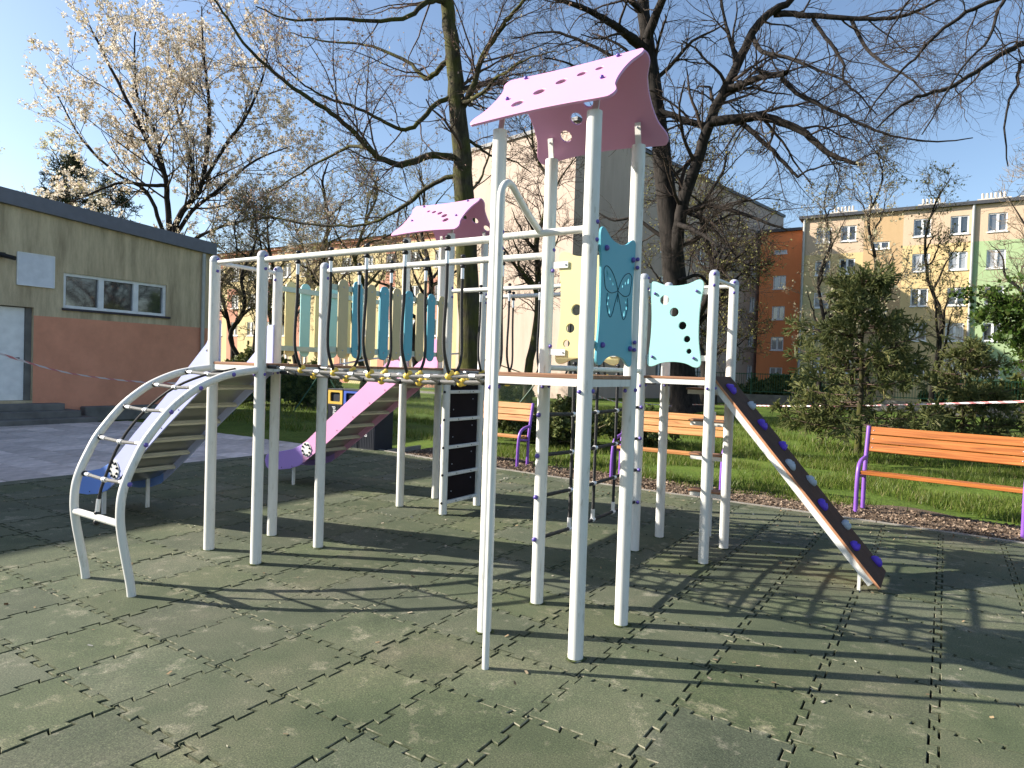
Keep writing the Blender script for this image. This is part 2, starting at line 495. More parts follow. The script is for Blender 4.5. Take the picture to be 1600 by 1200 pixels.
def seam_mat():
    m, nt, b = new_mat('dusty_seam')
    geo = N(nt, 'ShaderNodeNewGeometry')
    n1 = N(nt, 'ShaderNodeTexNoise'); n1.inputs['Scale'].default_value = 0.8; n1.inputs['Detail'].default_value = 3
    n2 = N(nt, 'ShaderNodeTexNoise'); n2.inputs['Scale'].default_value = 22; n2.inputs['Detail'].default_value = 6
    for n in (n1, n2): nt.links.new(geo.outputs['Position'], n.inputs['Vector'])
    mu = N(nt, 'ShaderNodeMath', operation='MULTIPLY'); nt.links.new(n1.outputs['Fac'], mu.inputs[0]); nt.links.new(n2.outputs['Fac'], mu.inputs[1])
    r = ramp(nt, [(0.22, (0.050, 0.058, 0.036)), (0.29, (0.11, 0.115, 0.075)), (0.38, (0.26, 0.24, 0.175))]); nt.links.new(mu.outputs[0], r.inputs[0])
    nt.links.new(r.outputs[0], b.inputs['Base Color']); b.inputs['Roughness'].default_value = 0.95; b.inputs['Specular IOR Level'].default_value = 0.1
    return m

M = {}
M['rubber'] = rubber_mat()
M['rubber_base'] = plain('rubber_bed', (0.012, 0.014, 0.010), 0.95, 0.1)
M['post'] = scuffed('white_powder_coat', (0.70, 0.69, 0.65))
M['cap'] = plain('grey_plastic_cap', (0.42, 0.43, 0.48), 0.5, 0.4)
M['purple'] = plain('purple_plastic', (0.12, 0.085, 0.36), 0.35, 0.5)
M['holdp'] = plain('violet_hold', (0.115, 0.05, 0.52), 0.5, 0.4, bump=0.4, bscale=90)
M['holdg'] = plain('grey_hold', (0.42, 0.46, 0.50), 0.6, 0.4, bump=0.4, bscale=90)
M['blackp'] = plain('black_plastic', (0.015, 0.015, 0.018), 0.45, 0.4)
M['yellowp'] = plain('yellow_plastic', (0.72, 0.50, 0.09), 0.45, 0.4)
M['ropeb'] = rope_mat('black_rope', (0.005, 0.005, 0.006), (0.022, 0.021, 0.022), 60)
M['blue'] = plain('blue_shaded_hdpe', (0.20, 0.34, 0.80), 0.36, 0.5, var=0.04, scale=2)  # lavender slide's end piece; colour deepened to carry the building's shade
M['violet'] = plain('violet_shaded_hdpe', (0.42, 0.27, 0.66), 0.4, 0.45, var=0.04, scale=2)  # pink slide's end piece; shade of the building worked into its colour
M['seamdust'] = None
M['gap'] = plain('mossy_gap', (0.060, 0.075, 0.028), 0.95, 0.1, var=0.6, scale=40)
M['litter'] = leaf_mat('leaf_litter', [(0.0, (0.10, 0.06, 0.03)), (0.6, (0.30, 0.22, 0.13)), (1.0, (0.55, 0.52, 0.45))], 0.9, 0.1)
M['ropes'] = rope_mat('grey_twisted_rope', (0.05, 0.048, 0.046), (0.40, 0.385, 0.36), 60)
M['ferrule'] = plain('aluminium_sleeve', (0.72, 0.72, 0.74), 0.35, 0.5, metal=0.5)
M['pink'] = plain('pink_hdpe', (0.66, 0.325, 0.53), 0.42, 0.45, var=0.03, scale=2)
M['lav'] = plain('lavender_blue_hdpe', (0.47, 0.50, 0.78), 0.36, 0.5, var=0.03, scale=2)
M['turq'] = plain('turquoise_hdpe', (0.33, 0.60, 0.585), 0.42, 0.45, var=0.03, scale=2)
M['teal'] = plain('teal_hdpe', (0.105, 0.39, 0.49), 0.42, 0.45, var=0.03, scale=2)
M['tealline'] = plain('dark_groove', (0.015, 0.06, 0.08), 0.6, 0.3)
M['cream'] = plain('pale_yellow_hdpe', (0.68, 0.585, 0.285), 0.42, 0.45, var=0.03, scale=2)
M['tan'] = plain('tan_hdpe', (0.52, 0.44, 0.25), 0.45, 0.45, var=0.04, scale=2)
M['mint'] = plain('mint_rail', (0.42, 0.52, 0.46), 0.45, 0.45)
M['deck'] = wood_mat('brown_deck_board', (0.26, 0.125, 0.065), (0.38, 0.20, 0.11), 0.55, 'X')
M['deckedge'] = plain('deck_edge', (0.46, 0.22, 0.115), 0.6, 0.3, var=0.15, scale=12)
M['hpl'] = plain('dark_brown_board', (0.066, 0.034, 0.022), 0.7, 0.15, var=0.2, scale=8, bump=0.25, bscale=160)
M['blackboard'] = plain('black_climbing_board', (0.012, 0.008, 0.010), 0.7, 0.12, var=0.15)
M['steel'] = plain('brushed_steel', (0.50, 0.49, 0.45), 0.34, 0.5, metal=0.85, var=0.08, scale=4)
M['batten'] = plain('pale_batten', (0.60, 0.57, 0.46), 0.5, 0.4)
M['bench'] = wood_mat('orange_bench_wood', (0.31, 0.095, 0.018), (0.48, 0.17, 0.04), 0.42, 'X')
M['benchpale'] = wood_mat('pale_orange_bench_wood', (0.46, 0.20, 0.065), (0.62, 0.31, 0.12), 0.45, 'X')
M['purpleframe'] = plain('violet_bench_frame', (0.21, 0.085, 0.42), 0.35, 0.5)
M['kerb'] = plain('concrete_kerb', (0.27, 0.25, 0.215), 0.9, 0.2, var=0.2, scale=9, bump=0.4, coord='Generated')
M['slab'] = plain('grey_paving_slab', (0.62, 0.53, 0.49), 0.85, 0.25, var=0.18, scale=7, bump=0.4, bscale=90, objvar=0.2)
M['concrete'] = plain('old_concrete', (0.18, 0.17, 0.155), 0.9, 0.2, var=0.25, scale=3, bump=0.4)
M['grassland'] = ground_mat('lawn_soil', [(0.30, (0.040, 0.062, 0.010)), (0.50, (0.085, 0.135, 0.016)), (0.62, (0.115, 0.155, 0.024)), (0.76, (0.12, 0.09, 0.05))], 0.55)
M['mulch'] = ground_mat('bark_mulch', [(0.30, (0.075, 0.055, 0.040)), (0.55, (0.16, 0.115, 0.082)), (0.75, (0.24, 0.175, 0.125))], 14, 1.0, 70)
M['grass'] = leaf_mat('grass_blade', [(0.0, (0.070, 0.105, 0.016)), (0.5, (0.130, 0.190, 0.030)), (0.8, (0.185, 0.235, 0.045)), (1.0, (0.28, 0.24, 0.11))], 0.45, 0.5)
M['chip'] = leaf_mat('bark_chip', [(0.0, (0.085, 0.060, 0.042)), (0.6, (0.19, 0.135, 0.095)), (1.0, (0.33, 0.25, 0.18))], 0.9, 0.0)
M['bark_moss'] = bark_mat('mossy_lime_bark', (0.018, 0.015, 0.010), (0.080, 0.068, 0.045), (0.075, 0.078, 0.014))
M['bark_dark'] = bark_mat('dark_lime_bark', (0.008, 0.007, 0.006), (0.040, 0.033, 0.029), scale=6)
M['twig'] = plain('dark_twig', (0.048, 0.035, 0.028), 0.9, 0.2)
M['twig_red'] = plain('reddish_twig', (0.095, 0.064, 0.052), 0.9, 0.2)
M['twig_pale'] = plain('grey_brown_twig', (0.23, 0.18, 0.125), 0.9, 0.2)
M['bud'] = leaf_mat('pinkish_bud', [(0.0, (0.24, 0.14, 0.10)), (0.6, (0.42, 0.29, 0.23)), (1.0, (0.44, 0.40, 0.22))], 0.7, 0.3)
M['blossom'] = leaf_mat('white_blossom', [(0.0, (0.52, 0.43, 0.31)), (0.5, (0.72, 0.63, 0.53)), (0.9, (0.82, 0.76, 0.68)), (1.0, (0.42, 0.38, 0.12))], 0.7, 0.45)
M['leaf_yg'] = leaf_mat('young_yellow_leaf', [(0.0, (0.17, 0.15, 0.05)), (0.6, (0.27, 0.25, 0.09)), (1.0, (0.32, 0.33, 0.14))], 0.6, 0.4)
M['leaf_g'] = leaf_mat('spring_green_leaf', [(0.0, (0.030, 0.065, 0.012)), (0.6, (0.070, 0.125, 0.020)), (1.0, (0.14, 0.18, 0.045))], 0.5, 0.4)
M['leaf_pale'] = leaf_mat('pale_new_leaf', [(0.0, (0.42, 0.40, 0.24)), (1.0, (0.62, 0.57, 0.40))], 0.6, 0.5)
M['needle'] = leaf_mat('spruce_needle', [(0.0, (0.075, 0.095, 0.036)), (0.5, (0.165, 0.190, 0.070)), (0.9, (0.25, 0.255, 0.095)), (1.0, (0.32, 0.28, 0.12))], 0.45, 0.4)
M['needle_dark'] = leaf_mat('pine_needle', [(0.0, (0.015, 0.028, 0.016)), (1.0, (0.06, 0.085, 0.05))], 0.55, 0.15)
M['shrubleaf'] = leaf_mat('juniper_leaf', [(0.0, (0.045, 0.062, 0.016)), (0.6, (0.10, 0.12, 0.030)), (1.0, (0.18, 0.18, 0.06))], 0.6, 0.2)
M['tape'] = None
M['plaster_olive'] = plaster_mat('weathered_olive_plaster', (0.68, 0.545, 0.355), 0.88, 1.5, True, (0.36, 0.34, 0.32))
M['plaster_red'] = plaster_mat('brick_red_plaster', (0.78, 0.34, 0.21), 0.5, 0.7, False, (0.62, 0.6, 0.58))
M['fascia'] = plain('grey_roof_fascia', (0.145, 0.145, 0.175), 0.45, 0.5)
M['door'] = plain('pale_grey_door', (0.86, 0.84, 0.81), 0.5, 0.4)
M['whiteboard'] = plain('blank_white_sign', (0.74, 0.74, 0.78), 0.5, 0.4)
M['pvc'] = plain('white_window_frame', (0.80, 0.80, 0.80), 0.4, 0.5)
M['glass'] = glass_mat('window_glass')
M['glass2'] = glass_mat('curtained_glass', (0.30, 0.31, 0.33))
M['glass3'] = glass_mat('dim_glass', (0.10, 0.11, 0.125))
M['sill'] = plain('dark_sill', (0.05, 0.04, 0.05), 0.6, 0.3)
M['w_peach'] = plaster_mat('peach_render', (0.60, 0.45, 0.32), 0.15)
M['w_yellow'] = plaster_mat('yellow_render', (0.68, 0.51, 0.26), 0.15)
M['w_sand'] = plaster_mat('sand_render', (0.60, 0.50, 0.26), 0.15)
M['w_tan'] = plaster_mat('brown_sand_render', (0.52, 0.36, 0.20), 0.15)
M['w_green'] = plaster_mat('green_render', (0.37, 0.48, 0.26), 0.15)
M['w_orange'] = plaster_mat('orange_red_render', (0.88, 0.30, 0.12), 0.15)
M['w_beige'] = plaster_mat('pinkish_beige_render', (0.50, 0.40, 0.335), 0.3)
M['w_pinkred'] = plaster_mat('salmon_render', (0.55, 0.27, 0.195), 0.3)
M['w_straw'] = plaster_mat('straw_render', (0.62, 0.50, 0.28), 0.3)
M['roofmetal'] = plain('dark_roof_sheet', (0.06, 0.062, 0.07), 0.5, 0.4)
M['roofred'] = plaster_mat('red_roof_tiles', (0.36, 0.12, 0.075), 0.5, 2.0, False)
M['chim'] = plain('pale_vent_stack', (0.58, 0.53, 0.46), 0.8, 0.2)
M['pipe'] = plain('zinc_downpipe', (0.42, 0.42, 0.40), 0.5, 0.4, metal=0.3)
M['fgreen'] = plain('green_fence_paint', (0.020, 0.085, 0.045), 0.45, 0.4)
M['bin'] = plain('anthracite_bin', (0.020, 0.023, 0.032), 0.45, 0.4)
M['biny'] = plain('yellow_bin_top', (0.60, 0.38, 0.06), 0.5, 0.4)
M['binb'] = plain('blue_bin_top', (0.045, 0.10, 0.42), 0.5, 0.4)
M['text'] = plain('white_print', (0.75, 0.75, 0.75), 0.6, 0.3)

def tape_mat():
    m, nt, b = new_mat('red_white_tape')
    uv = N(nt, 'ShaderNodeUVMap'); sx = N(nt, 'ShaderNodeSeparateXYZ'); nt.links.new(uv.outputs[0], sx.inputs[0])
    ad = N(nt, 'ShaderNodeMath', operation='ADD'); nt.links.new(sx.outputs[0], ad.inputs[0]); nt.links.new(sx.outputs[1], ad.inputs[1])
    fr = N(nt, 'ShaderNodeMath', operation='FRACT'); nt.links.new(ad.outputs[0], fr.inputs[0])
    r = ramp(nt, [(0.0, (0.66, 0.24, 0.24)), (0.42, (0.74, 0.68, 0.68))]); r.color_ramp.interpolation = 'CONSTANT'
    nt.links.new(fr.outputs[0], r.inputs[0]); nt.links.new(r.outputs[0], b.inputs['Base Color'])
    b.inputs['Roughness'].default_value = 0.35
    return m
M['tape'] = tape_mat()
M['seamdust'] = seam_mat()

# ------------------------------------------------------------------ the ground
def sheet(name, poly, z, mat, kind='structure'):
    mb = MB(); mb.add([(x, y, z) for x, y in poly], [tuple(range(len(poly)))])
    o = mb.build(name, mat); o['kind'] = kind
    return o

# lawn: one big sheet to the horizon
nb = 60
gx = np.concatenate([[-400, -150, -80], np.linspace(-50, 30, 41), [60, 120, 400]])
gy = np.concatenate([[-400, -100, -30], np.linspace(-12, 66, 40), [100, 160, 500]])
GX, GY = np.meshgrid(gx, gy, indexing='ij')
bumpz = 0.035 * np.sin(GX * 0.9) * np.cos(GY * 0.7 + 1) + 0.02 * np.sin(GX * 2.1 + GY * 1.3)
bumpz[(GY < 7) | (GX < -30)] = 0
V_ = np.stack([GX, GY, -0.07 + bumpz], -1).reshape(-1, 3)
ii, jj = np.meshgrid(np.arange(len(gx) - 1), np.arange(len(gy) - 1), indexing='ij')
k_ = (ii * len(gy) + jj).ravel()
lawn = bpy.data.objects.new('lawn', np_mesh('lawn', V_, np.stack([k_, k_ + len(gy), k_ + len(gy) + 1, k_ + 1], -1), M['grassland'], True))
COL.objects.link(lawn); lawn['kind'] = 'structure'

# kerb line of the playground (slightly bowed), u -> v
KX = [-4.6, -3.4, -1.7, 1.3, 3.2, 4.6, 5.7, 12.0]
KY = [5.78, 5.58, 5.36, 5.16, 5.14, 5.08, 5.02, 4.8]
def kerb_v(u): return float(np.interp(u, KX, KY))

# bed under the rubber tiles
TS = 0.5085
TO = (2.4495, -1.1880)
RUB_L = -4.42
poly = [(RUB_L, -14), (12, -14), (12, kerb_v(12))] + [(u, kerb_v(u)) for u in (5.7, 4.6, 3.2, 1.3, -1.7, -3.4)] + [(RUB_L, kerb_v(RUB_L))]
bed = sheet('rubber_floor', poly, -0.030, M['rubber_base'])

def tile_outline():
    A = 0.0375 * TS / 0.5 * 0.5 / 0.5
    A = 0.0375
    seg = 1.0 / 6
    fl = 0.010                                            # dovetail flare
    def edge(sgn):
        # path along t in [0,1], offset: +sgn on even segments, -sgn on odd ones
        pts = [(0, 0), (0, sgn * A)]
        for k in range(1, 6):
            s_prev = sgn if k % 2 == 1 else -sgn
            t = k * seg
            # flare: the prong is a little wider at its end
            if k < 6:
                pts.append((t + (fl if True else 0), s_prev * A))
                pts.append((t - fl, -s_prev * A))
        pts += [(1, -sgn * A)]
        return pts
    ea = edge(+1)      # along a (x): offset in y positive first
    eb = edge(-1)      # along b (y): offset in x negative first
    bottom = [(t, o) for t, o in ea]                       # y=0 side, left to right
    right = [(1 + o, t) for t, o in eb]                    # x=1 side, upwards
    top = [(t, 1 + o) for t, o in ea] + [(1, 1)]
    left = [(o, t) for t, o in eb] + [(0, 1)]
    loop = bottom + [(1, 0)] + right[1:] + [(1, 1)] + top[::-1][1:] + left[::-1][1:]
    out = []
    for p in loop:
        if not out or (abs(p[0] - out[-1][0]) + abs(p[1] - out[-1][1])) > 1e-5: out.append(p)
    if abs(out[0][0] - out[-1][0]) + abs(out[0][1] - out[-1][1]) < 1e-5: out.pop()
    return [(x * TS, y * TS) for x, y in out]

def offset_poly(P, d):
    n = len(P); out = []
    for i in range(n):
        p0, p1, p2 = Vector(P[i - 1]), Vector(P[i]), Vector(P[(i + 1) % n])
        a = (p1 - p0).normalized(); b = (p2 - p1).normalized()
        na = Vector((-a.y, a.x)); nb_ = Vector((-b.y, b.x))
        bis = na + nb_
        L = bis.length
        if L < 0.25: out.append(tuple(p1 + na * d)); continue
        bis /= L
        out.append(tuple(p1 + bis * (d / max(0.5, bis.dot(na)))))
    return out

OUT = tile_outline()
area = sum(OUT[i - 1][0] * OUT[i][1] - OUT[i][0] * OUT[i - 1][1] for i in range(len(OUT)))
if area < 0: OUT = OUT[::-1]
O1 = offset_poly(OUT, 0.0042)
O2 = offset_poly(OUT, 0.0066)
n = len(OUT)
tile_v = [(x, y, 0.0) for x, y in O2] + [(x, y, -0.0045) for x, y in O1] + [(x, y, -0.029) for x, y in O1]
tile_f = [tuple(range(n))] + [(n + k, n + (k + 1) % n, (k + 1) % n, k) for k in range(n)] + [(2 * n + k, 2 * n + (k + 1) % n, n + (k + 1) % n, n + k) for k in range(n)]
tm = MB(); tm.add(tile_v, tile_f)
tile_me = bpy.data.meshes.new('rubber_tile'); tile_me.from_pydata(tm.v, [], tm.f); tile_me.materials.append(M['rubber']); tile_me.materials.append(M['seamdust'])
tile_me.polygons.foreach_set('material_index', [0] + [1] * n + [0] * n); tile_me.update()

camp = np.array([4.9735, -3.2161, 1.555]); fwd = np.array([-math.sin(YAW), math.cos(YAW), 0]); rgt = np.array([math.cos(YAW), math.sin(YAW), 0])
tiles = []
for i in range(-20, 24):
    for j in range(-16, 16):
        x0, y0 = TO[0] + i * TS, TO[1] + j * TS
        cx, cy = x0 + TS / 2, y0 + TS / 2
        if x0 < RUB_L - 0.02 or max(kerb_v(x0), kerb_v(x0 + TS)) < y0 + TS + 0.03: continue
        d = np.array([cx, cy, 0]) - camp
        f_, r_ = d @ fwd, d @ rgt
        if f_ < -0.6 or abs(r_) > 1.25 * max(f_, 0) + 3.0 or x0 > 11.3: continue
        tiles.append((f_ + (100 if f_ < 1.9 or abs(r_) > 0.77 * f_ + 0.3 else 0), i, j, x0, y0))
tiles.sort()
for t in tiles[:300]:
    o = bpy.data.objects.new('rubber_tile', tile_me)
    child(o, bed); o.location = (t[3] + random.uniform(-.0012, .0012), t[4] + random.uniform(-.0012, .0012), random.uniform(-.003, .001))
    o.rotation_euler = (random.uniform(-.005, .005), random.uniform(-.005, .005), random.uniform(-.002, .002))
rest = MB()
for t in tiles[300:]:
    rest.add([(x + t[3], y + t[4], z) for x, y, z in tile_v], tile_f)
if tiles[300:]:
    o = rest.build('rubber_tiles', M['rubber'], bed); o['kind'] = 'stuff'
# tiles behind and beside the camera: plain sheet a little below, out of view
used = {(t[1], t[2]) for t in tiles}
# cut strips along the kerb and along the paving
top_j = {}
for t in tiles: top_j[t[1]] = max(top_j.get(t[1], -99), t[2])
for i, j in sorted(top_j.items()):
    x0 = TO[0] + i * TS + 0.004; x1 = x0 + TS - 0.008
    ys = TO[1] + (j + 1) * TS + 0.022
    y0, y1 = kerb_v(x0) - 0.004, kerb_v(x1) - 0.004
    if min(y0, y1) - ys < 0.02: continue
    mb = MB(); mb.add([(x0, ys, -.029), (x1, ys, -.029), (x1, y1, -.029), (x0, y0, -.029), (x0, ys, -.001), (x1, ys, -.001), (x1, y1, -.001), (x0, y0, -.001)],
                      [(4, 5, 6, 7), (0, 1, 5, 4), (1, 2, 6, 5), (2, 3, 7, 6), (3, 0, 4, 7)])
    mb.build('cut_rubber_tile', M['rubber'], bed)
xs = min(t[3] for t in tiles) - 0.022
mb = MB()
for j in range(-6, 14):
    ya, yb = TO[1] + j * TS + 0.004, TO[1] + (j + 1) * TS - 0.004
    if yb < kerb_v(-4.4): mb.box(RUB_L, xs, ya, yb, -0.029, -0.001)
mb.build('cut_rubber_edge', M['rubber'], bed)

# kerb stones
kerb = empty('kerb', (0, 5.1, 0)); kerb['kind'] = 'structure'
u = -4.6
while u < 7.5:
    v0, v1 = kerb_v(u), kerb_v(u + 0.99)
    mb = MB(); mb.beam((u, v0 + 0.025, -0.066), (u + 0.99, v1 + 0.025, -0.066), 0.045, 0.15)
    mb.build('kerb_stone', M['kerb'], kerb); u += 1.0
# short kerb running back beside the bins
mb = MB(); mb.beam((-3.38, 5.65, -0.05), (-3.46, 6.6, -0.05), 0.05, 0.14); mb.build('kerb_stone', M['kerb'], kerb)

# mulch band behind the kerb, uneven far edge
up = np.linspace(-3.3, 9, 60)
def mulch_edge(u): return kerb_v(u) + 0.98 + 0.30 * math.exp(-((u - 5.2) / 1.3) ** 2) + 0.22 * math.sin(u * 1.7) + 0.12 * math.sin(u * 4.3 + 1) + (0.5 if u < -1 else 0)
vs = []; fs = []
for k, u in enumerate(up):
    a0, a1 = kerb_v(u) + 0.055, mulch_edge(u) + 0.25
    for q in range(5):
        t = q / 4
        vs.append((u, a0 + (a1 - a0) * t, -0.028 + 0.012 * math.sin(u * 5 + q * 2) * (1 if q not in (0, 4) else 0) - (0.05 if q == 4 else 0)))
for k in range(len(up) - 1):
    for q in range(4): fs.append((k * 5 + q, (k + 1) * 5 + q, (k + 1) * 5 + q + 1, k * 5 + q + 1))
mb = MB(); mb.add(vs, fs); mu = mb.build('mulch_bed', M['mulch'], None, True); mu['kind'] = 'structure'

def scatter_quads(name, P, size, mat, aspect=2.2, flat=0.35, seed=1, parent=None):
    r = np.random.default_rng(seed); n_ = len(P)
    a = r.normal(size=(n_, 3)); a[:, 2] *= flat; a /= np.linalg.norm(a, axis=1)[:, None]
    b = r.normal(size=(n_, 3)); b[:, 2] *= flat; b -= (b * a).sum(1)[:, None] * a; b /= np.linalg.norm(b, axis=1)[:, None] + 1e-9
    s_ = size * r.uniform(.5, 1.4, (n_, 1))
    a = a * s_ * aspect / 2; b = b * s_ / 2
    V = np.stack([P - a - b, P + a - b, P + a + b, P - a + b], 1).reshape(-1, 3)
    F = np.arange(4 * n_).reshape(-1, 4)
    return np_mesh(name, V, F, mat)
nchip = 14000
cu_ = RNG.uniform(-3.2, 8, nchip); cv_ = np.array([kerb_v(q) for q in cu_]) + 0.06 + RNG.beta(1.1, 1.3, nchip) * 1.15
Pc = np.stack([cu_, cv_, np.full(nchip, -0.018)], -1)
lit_u = RNG.uniform(-4.3, 8, 900); lit_v = np.where(RNG.uniform(0, 1, 900) < .55, np.array([kerb_v(q) for q in lit_u]) - RNG.exponential(.5, 900), RNG.uniform(-4, 5, 900))
Pl = np.stack([lit_u, np.minimum(lit_v, [kerb_v(q) - .05 for q in lit_u]), np.full(900, 0.006)], -1)
o = bpy.data.objects.new('leaf_litter', scatter_quads('leaf_litter', Pl, 0.011, M['litter'], 2.0, 0.25, 6)); COL.objects.link(o)
tag(o, 'crumbs of dry leaf and bark lying on the rubber tiles', 'litter', kind='stuff')
o = bpy.data.objects.new('bark_chips', scatter_quads('bark_chips', Pc, 0.014, M['chip'], 2.2, 0.45, 5))
COL.objects.link(o); tag(o, 'brown bark chips scattered along the kerb under the benches', 'bark chips', kind='stuff')

# grass blades
def blades(name, P, h, mat, seed):
    r = np.random.default_rng(seed); n_ = len(P)
    ang = r.uniform(0, 2 * math.pi, n_); hh = h * r.uniform(.45, 1.25, n_)
    w = 0.0045 + 0.10 * hh * r.uniform(.3, .9, n_) * 0.5
    d = np.stack([np.cos(ang), np.sin(ang), np.zeros(n_)], -1); la = r.uniform(0, 2 * math.pi, n_); ll = r.uniform(.1, .75, n_) * hh
    tip = P + np.stack([np.cos(la) * ll, np.sin(la) * ll, hh], -1)
    V = np.stack([P - d * w[:, None], P + d * w[:, None], tip], 1).reshape(-1, 3)
    return np_mesh(name, V, np.arange(3 * n_).reshape(-1, 3), mat)
def lawn_pts(n_, u0, u1, v0, v1, seed):
    r = np.random.default_rng(seed)
    U = r.uniform(u0, u1, n_); Vv = v0 + (v1 - v0) * r.power(1.0, n_)
    me_ = np.array([mulch_edge(q) for q in U]) if v0 < 9 else np.zeros(n_)
    cl = np.sin(U * 2.3 + 1.7 * np.sin(Vv * 1.9)) + np.sin(Vv * 2.9 + U * 0.8)
    keep = (Vv > me_ - 0.18 + r.uniform(-.15, .25, n_)) & (r.uniform(0, 1, n_) < 0.44 + 0.40 * cl)
    U, Vv = U[keep], Vv[keep]
    return np.stack([U, Vv, np.full(len(U), -0.075)], -1)
g1 = lawn_pts(150000, -4.5, 8.5, 5.9, 12, 1)
g2 = lawn_pts(90000, -11, 10, 11, 24, 2)
g3 = lawn_pts(60000, -22, -3.6, 6.6, 22, 3)
o = bpy.data.objects.new('grass', blades('grass', np.concatenate([g1]), 0.105, M['grass'], 3)); COL.objects.link(o)
tag(o, 'tall spring grass growing behind the benches', 'grass', kind='stuff')
o = bpy.data.objects.new('far_grass', blades('far_grass', np.concatenate([g2, g3]), 0.16, M['grass'], 4)); COL.objects.link(o)
tag(o, 'grass of the lawn further back around the trees', 'grass', kind='stuff')

# grey paving between rubber and building
pav = sheet('pavement', [(-11.7, -12), (RUB_L - 0.01, -12), (RUB_L - 0.01, 5.45), (-11.7, 5.1)], -0.032, M['mulch'])
mb = MB(); mb.bevbox(0.007, 0.493, 0.007, 0.493, -0.04, 0.0, 0.006)
slab_me = mb.mesh('paving_slab', M['slab'])
cnt = 0
for i in range(15):
    for j in range(20):
        x0 = RUB_L - 0.51 - i * 0.5; y0 = 4.72 - j * 0.5
        if x0 < -11.7: continue
        d = np.array([x0 + .25, y0 + .25, 0]) - camp; f_, r_ = d @ fwd, d @ rgt
        if f_ < 1 or abs(r_) > 1.0 * f_ + 1.0: continue
        inst('paving_slab', slab_me, pav, (x0, y0, random.uniform(-.003, .004)), (random.uniform(-.004, .004), random.uniform(-.004, .004), 0))

# ------------------------------------------------------------------ the climbing frame
A_, GU, GV = 0.6054, 2.7480, 2.2645
PR = 0.0415
frame = empty('climbing_frame', (1.7, 1.4, 0))
tag(frame, 'large white post climbing frame with pink roofs, rope bridges and slides', 'climbing frame')
ZD = 1.532                                   # deck height

def post_mesh(h, cap):
    mb = MB()
    mb.tube([(0, 0, -0.03), (0, 0, h)], PR, 24)
    return mb.mesh('post', M['post'], True)
mb = MB()
prof = [(PR + 0.001, 0), (PR + 0.001, 0.012), (PR * 0.93, 0.03), (PR * 0.72, 0.044), (PR * 0.4, 0.052), (0.001, 0.054)]
vs = []; fs = []; nn = 20
for r_, z_ in prof:
    for k in range(nn): vs.append((r_ * math.cos(2 * math.pi * k / nn), r_ * math.sin(2 * math.pi * k / nn), z_))
for i in range(len(prof) - 1):
    for k in range(nn): fs.append((i * nn + k, i * nn + (k + 1) % nn, (i + 1) * nn + (k + 1) % nn, (i + 1) * nn + k))
mb.add(vs, fs); cap_me = mb.mesh('post_cap', M['cap'], True)
rg = []; rf_ = []
for k in range(28):
    a = 2 * math.pi * k / 28; ro = PR + 0.013 + 0.007 * math.sin(3 * a + 1) + 0.004 * math.sin(7 * a)
    rg += [((PR - .002) * math.cos(a), (PR - .002) * math.sin(a), 0.0052), (ro * math.cos(a), ro * math.sin(a), 0.0026)]
    k2 = (k + 1) % 28; rf_.append((2 * k, 2 * k + 1, 2 * k2 + 1, 2 * k2))
foot = MB(); foot.add(rg, rf_); foot_me = foot.mesh('foot_gap', M['gap'])
low_me, high_me = post_mesh(2.33, 1), post_mesh(2.93, 0)
mb = MB(); mb.ball((0, 0, 0), 0.0125, 10, 6, (1, 1, 1)); bolt_me = mb.mesh('bolt', M['purple'], True)
mb = MB(); mb.ball((0, 0, 0), 0.0165, 10, 6); knob_me = mb.mesh('knob', M['purple'], True)
mb = MB(); mb.ball((0, 0, 0), 0.0135, 10, 6); bbolt_me = mb.mesh('black_bolt', M['blackp'], True)
mb = MB(); mb.ball((0, 0, 0), 0.007, 8, 5); sbolt_me = mb.mesh('small_bolt', M['cap'], True)
mb = MB(); mb.ball((0, 0, 0), 0.006, 8, 5); dbolt_me = mb.mesh('small_dark_bolt', M['blackp'], True)

POST = {}
for nm, (cu, cv) in {'P': (0, 0), 'M': (GU, 0), 'B': (0, GV), 'R': (GU, GV)}.items():
    for du in (0, 1):
        for dv in (0, 1):
            p = (cu + du * A_, cv + dv * A_)
            POST[nm + str(du) + str(dv)] = p
            if nm in 'PR':
                hh = 2.33 if nm == 'P' else 2.36
                o = inst('post', low_me, frame, (p[0], p[1], hh - 2.33))
                c = bpy.data.objects.new('post_cap', cap_me); child(c, o); c.location = (0, 0, 2.33)
            else:
                o = inst('post', high_me, frame, (p[0], p[1], 0))
            c = bpy.data.objects.new('foot_gap', foot_me); child(c, o); c.rotation_euler = (0, 0, random.uniform(0, 6)); c.location = (0, 0, 0 if nm not in 'R' else -0.03)

def bolt(p, me=None, parent=None, name='bolt'):
    return inst(name, me or bolt_me, parent or frame, p)

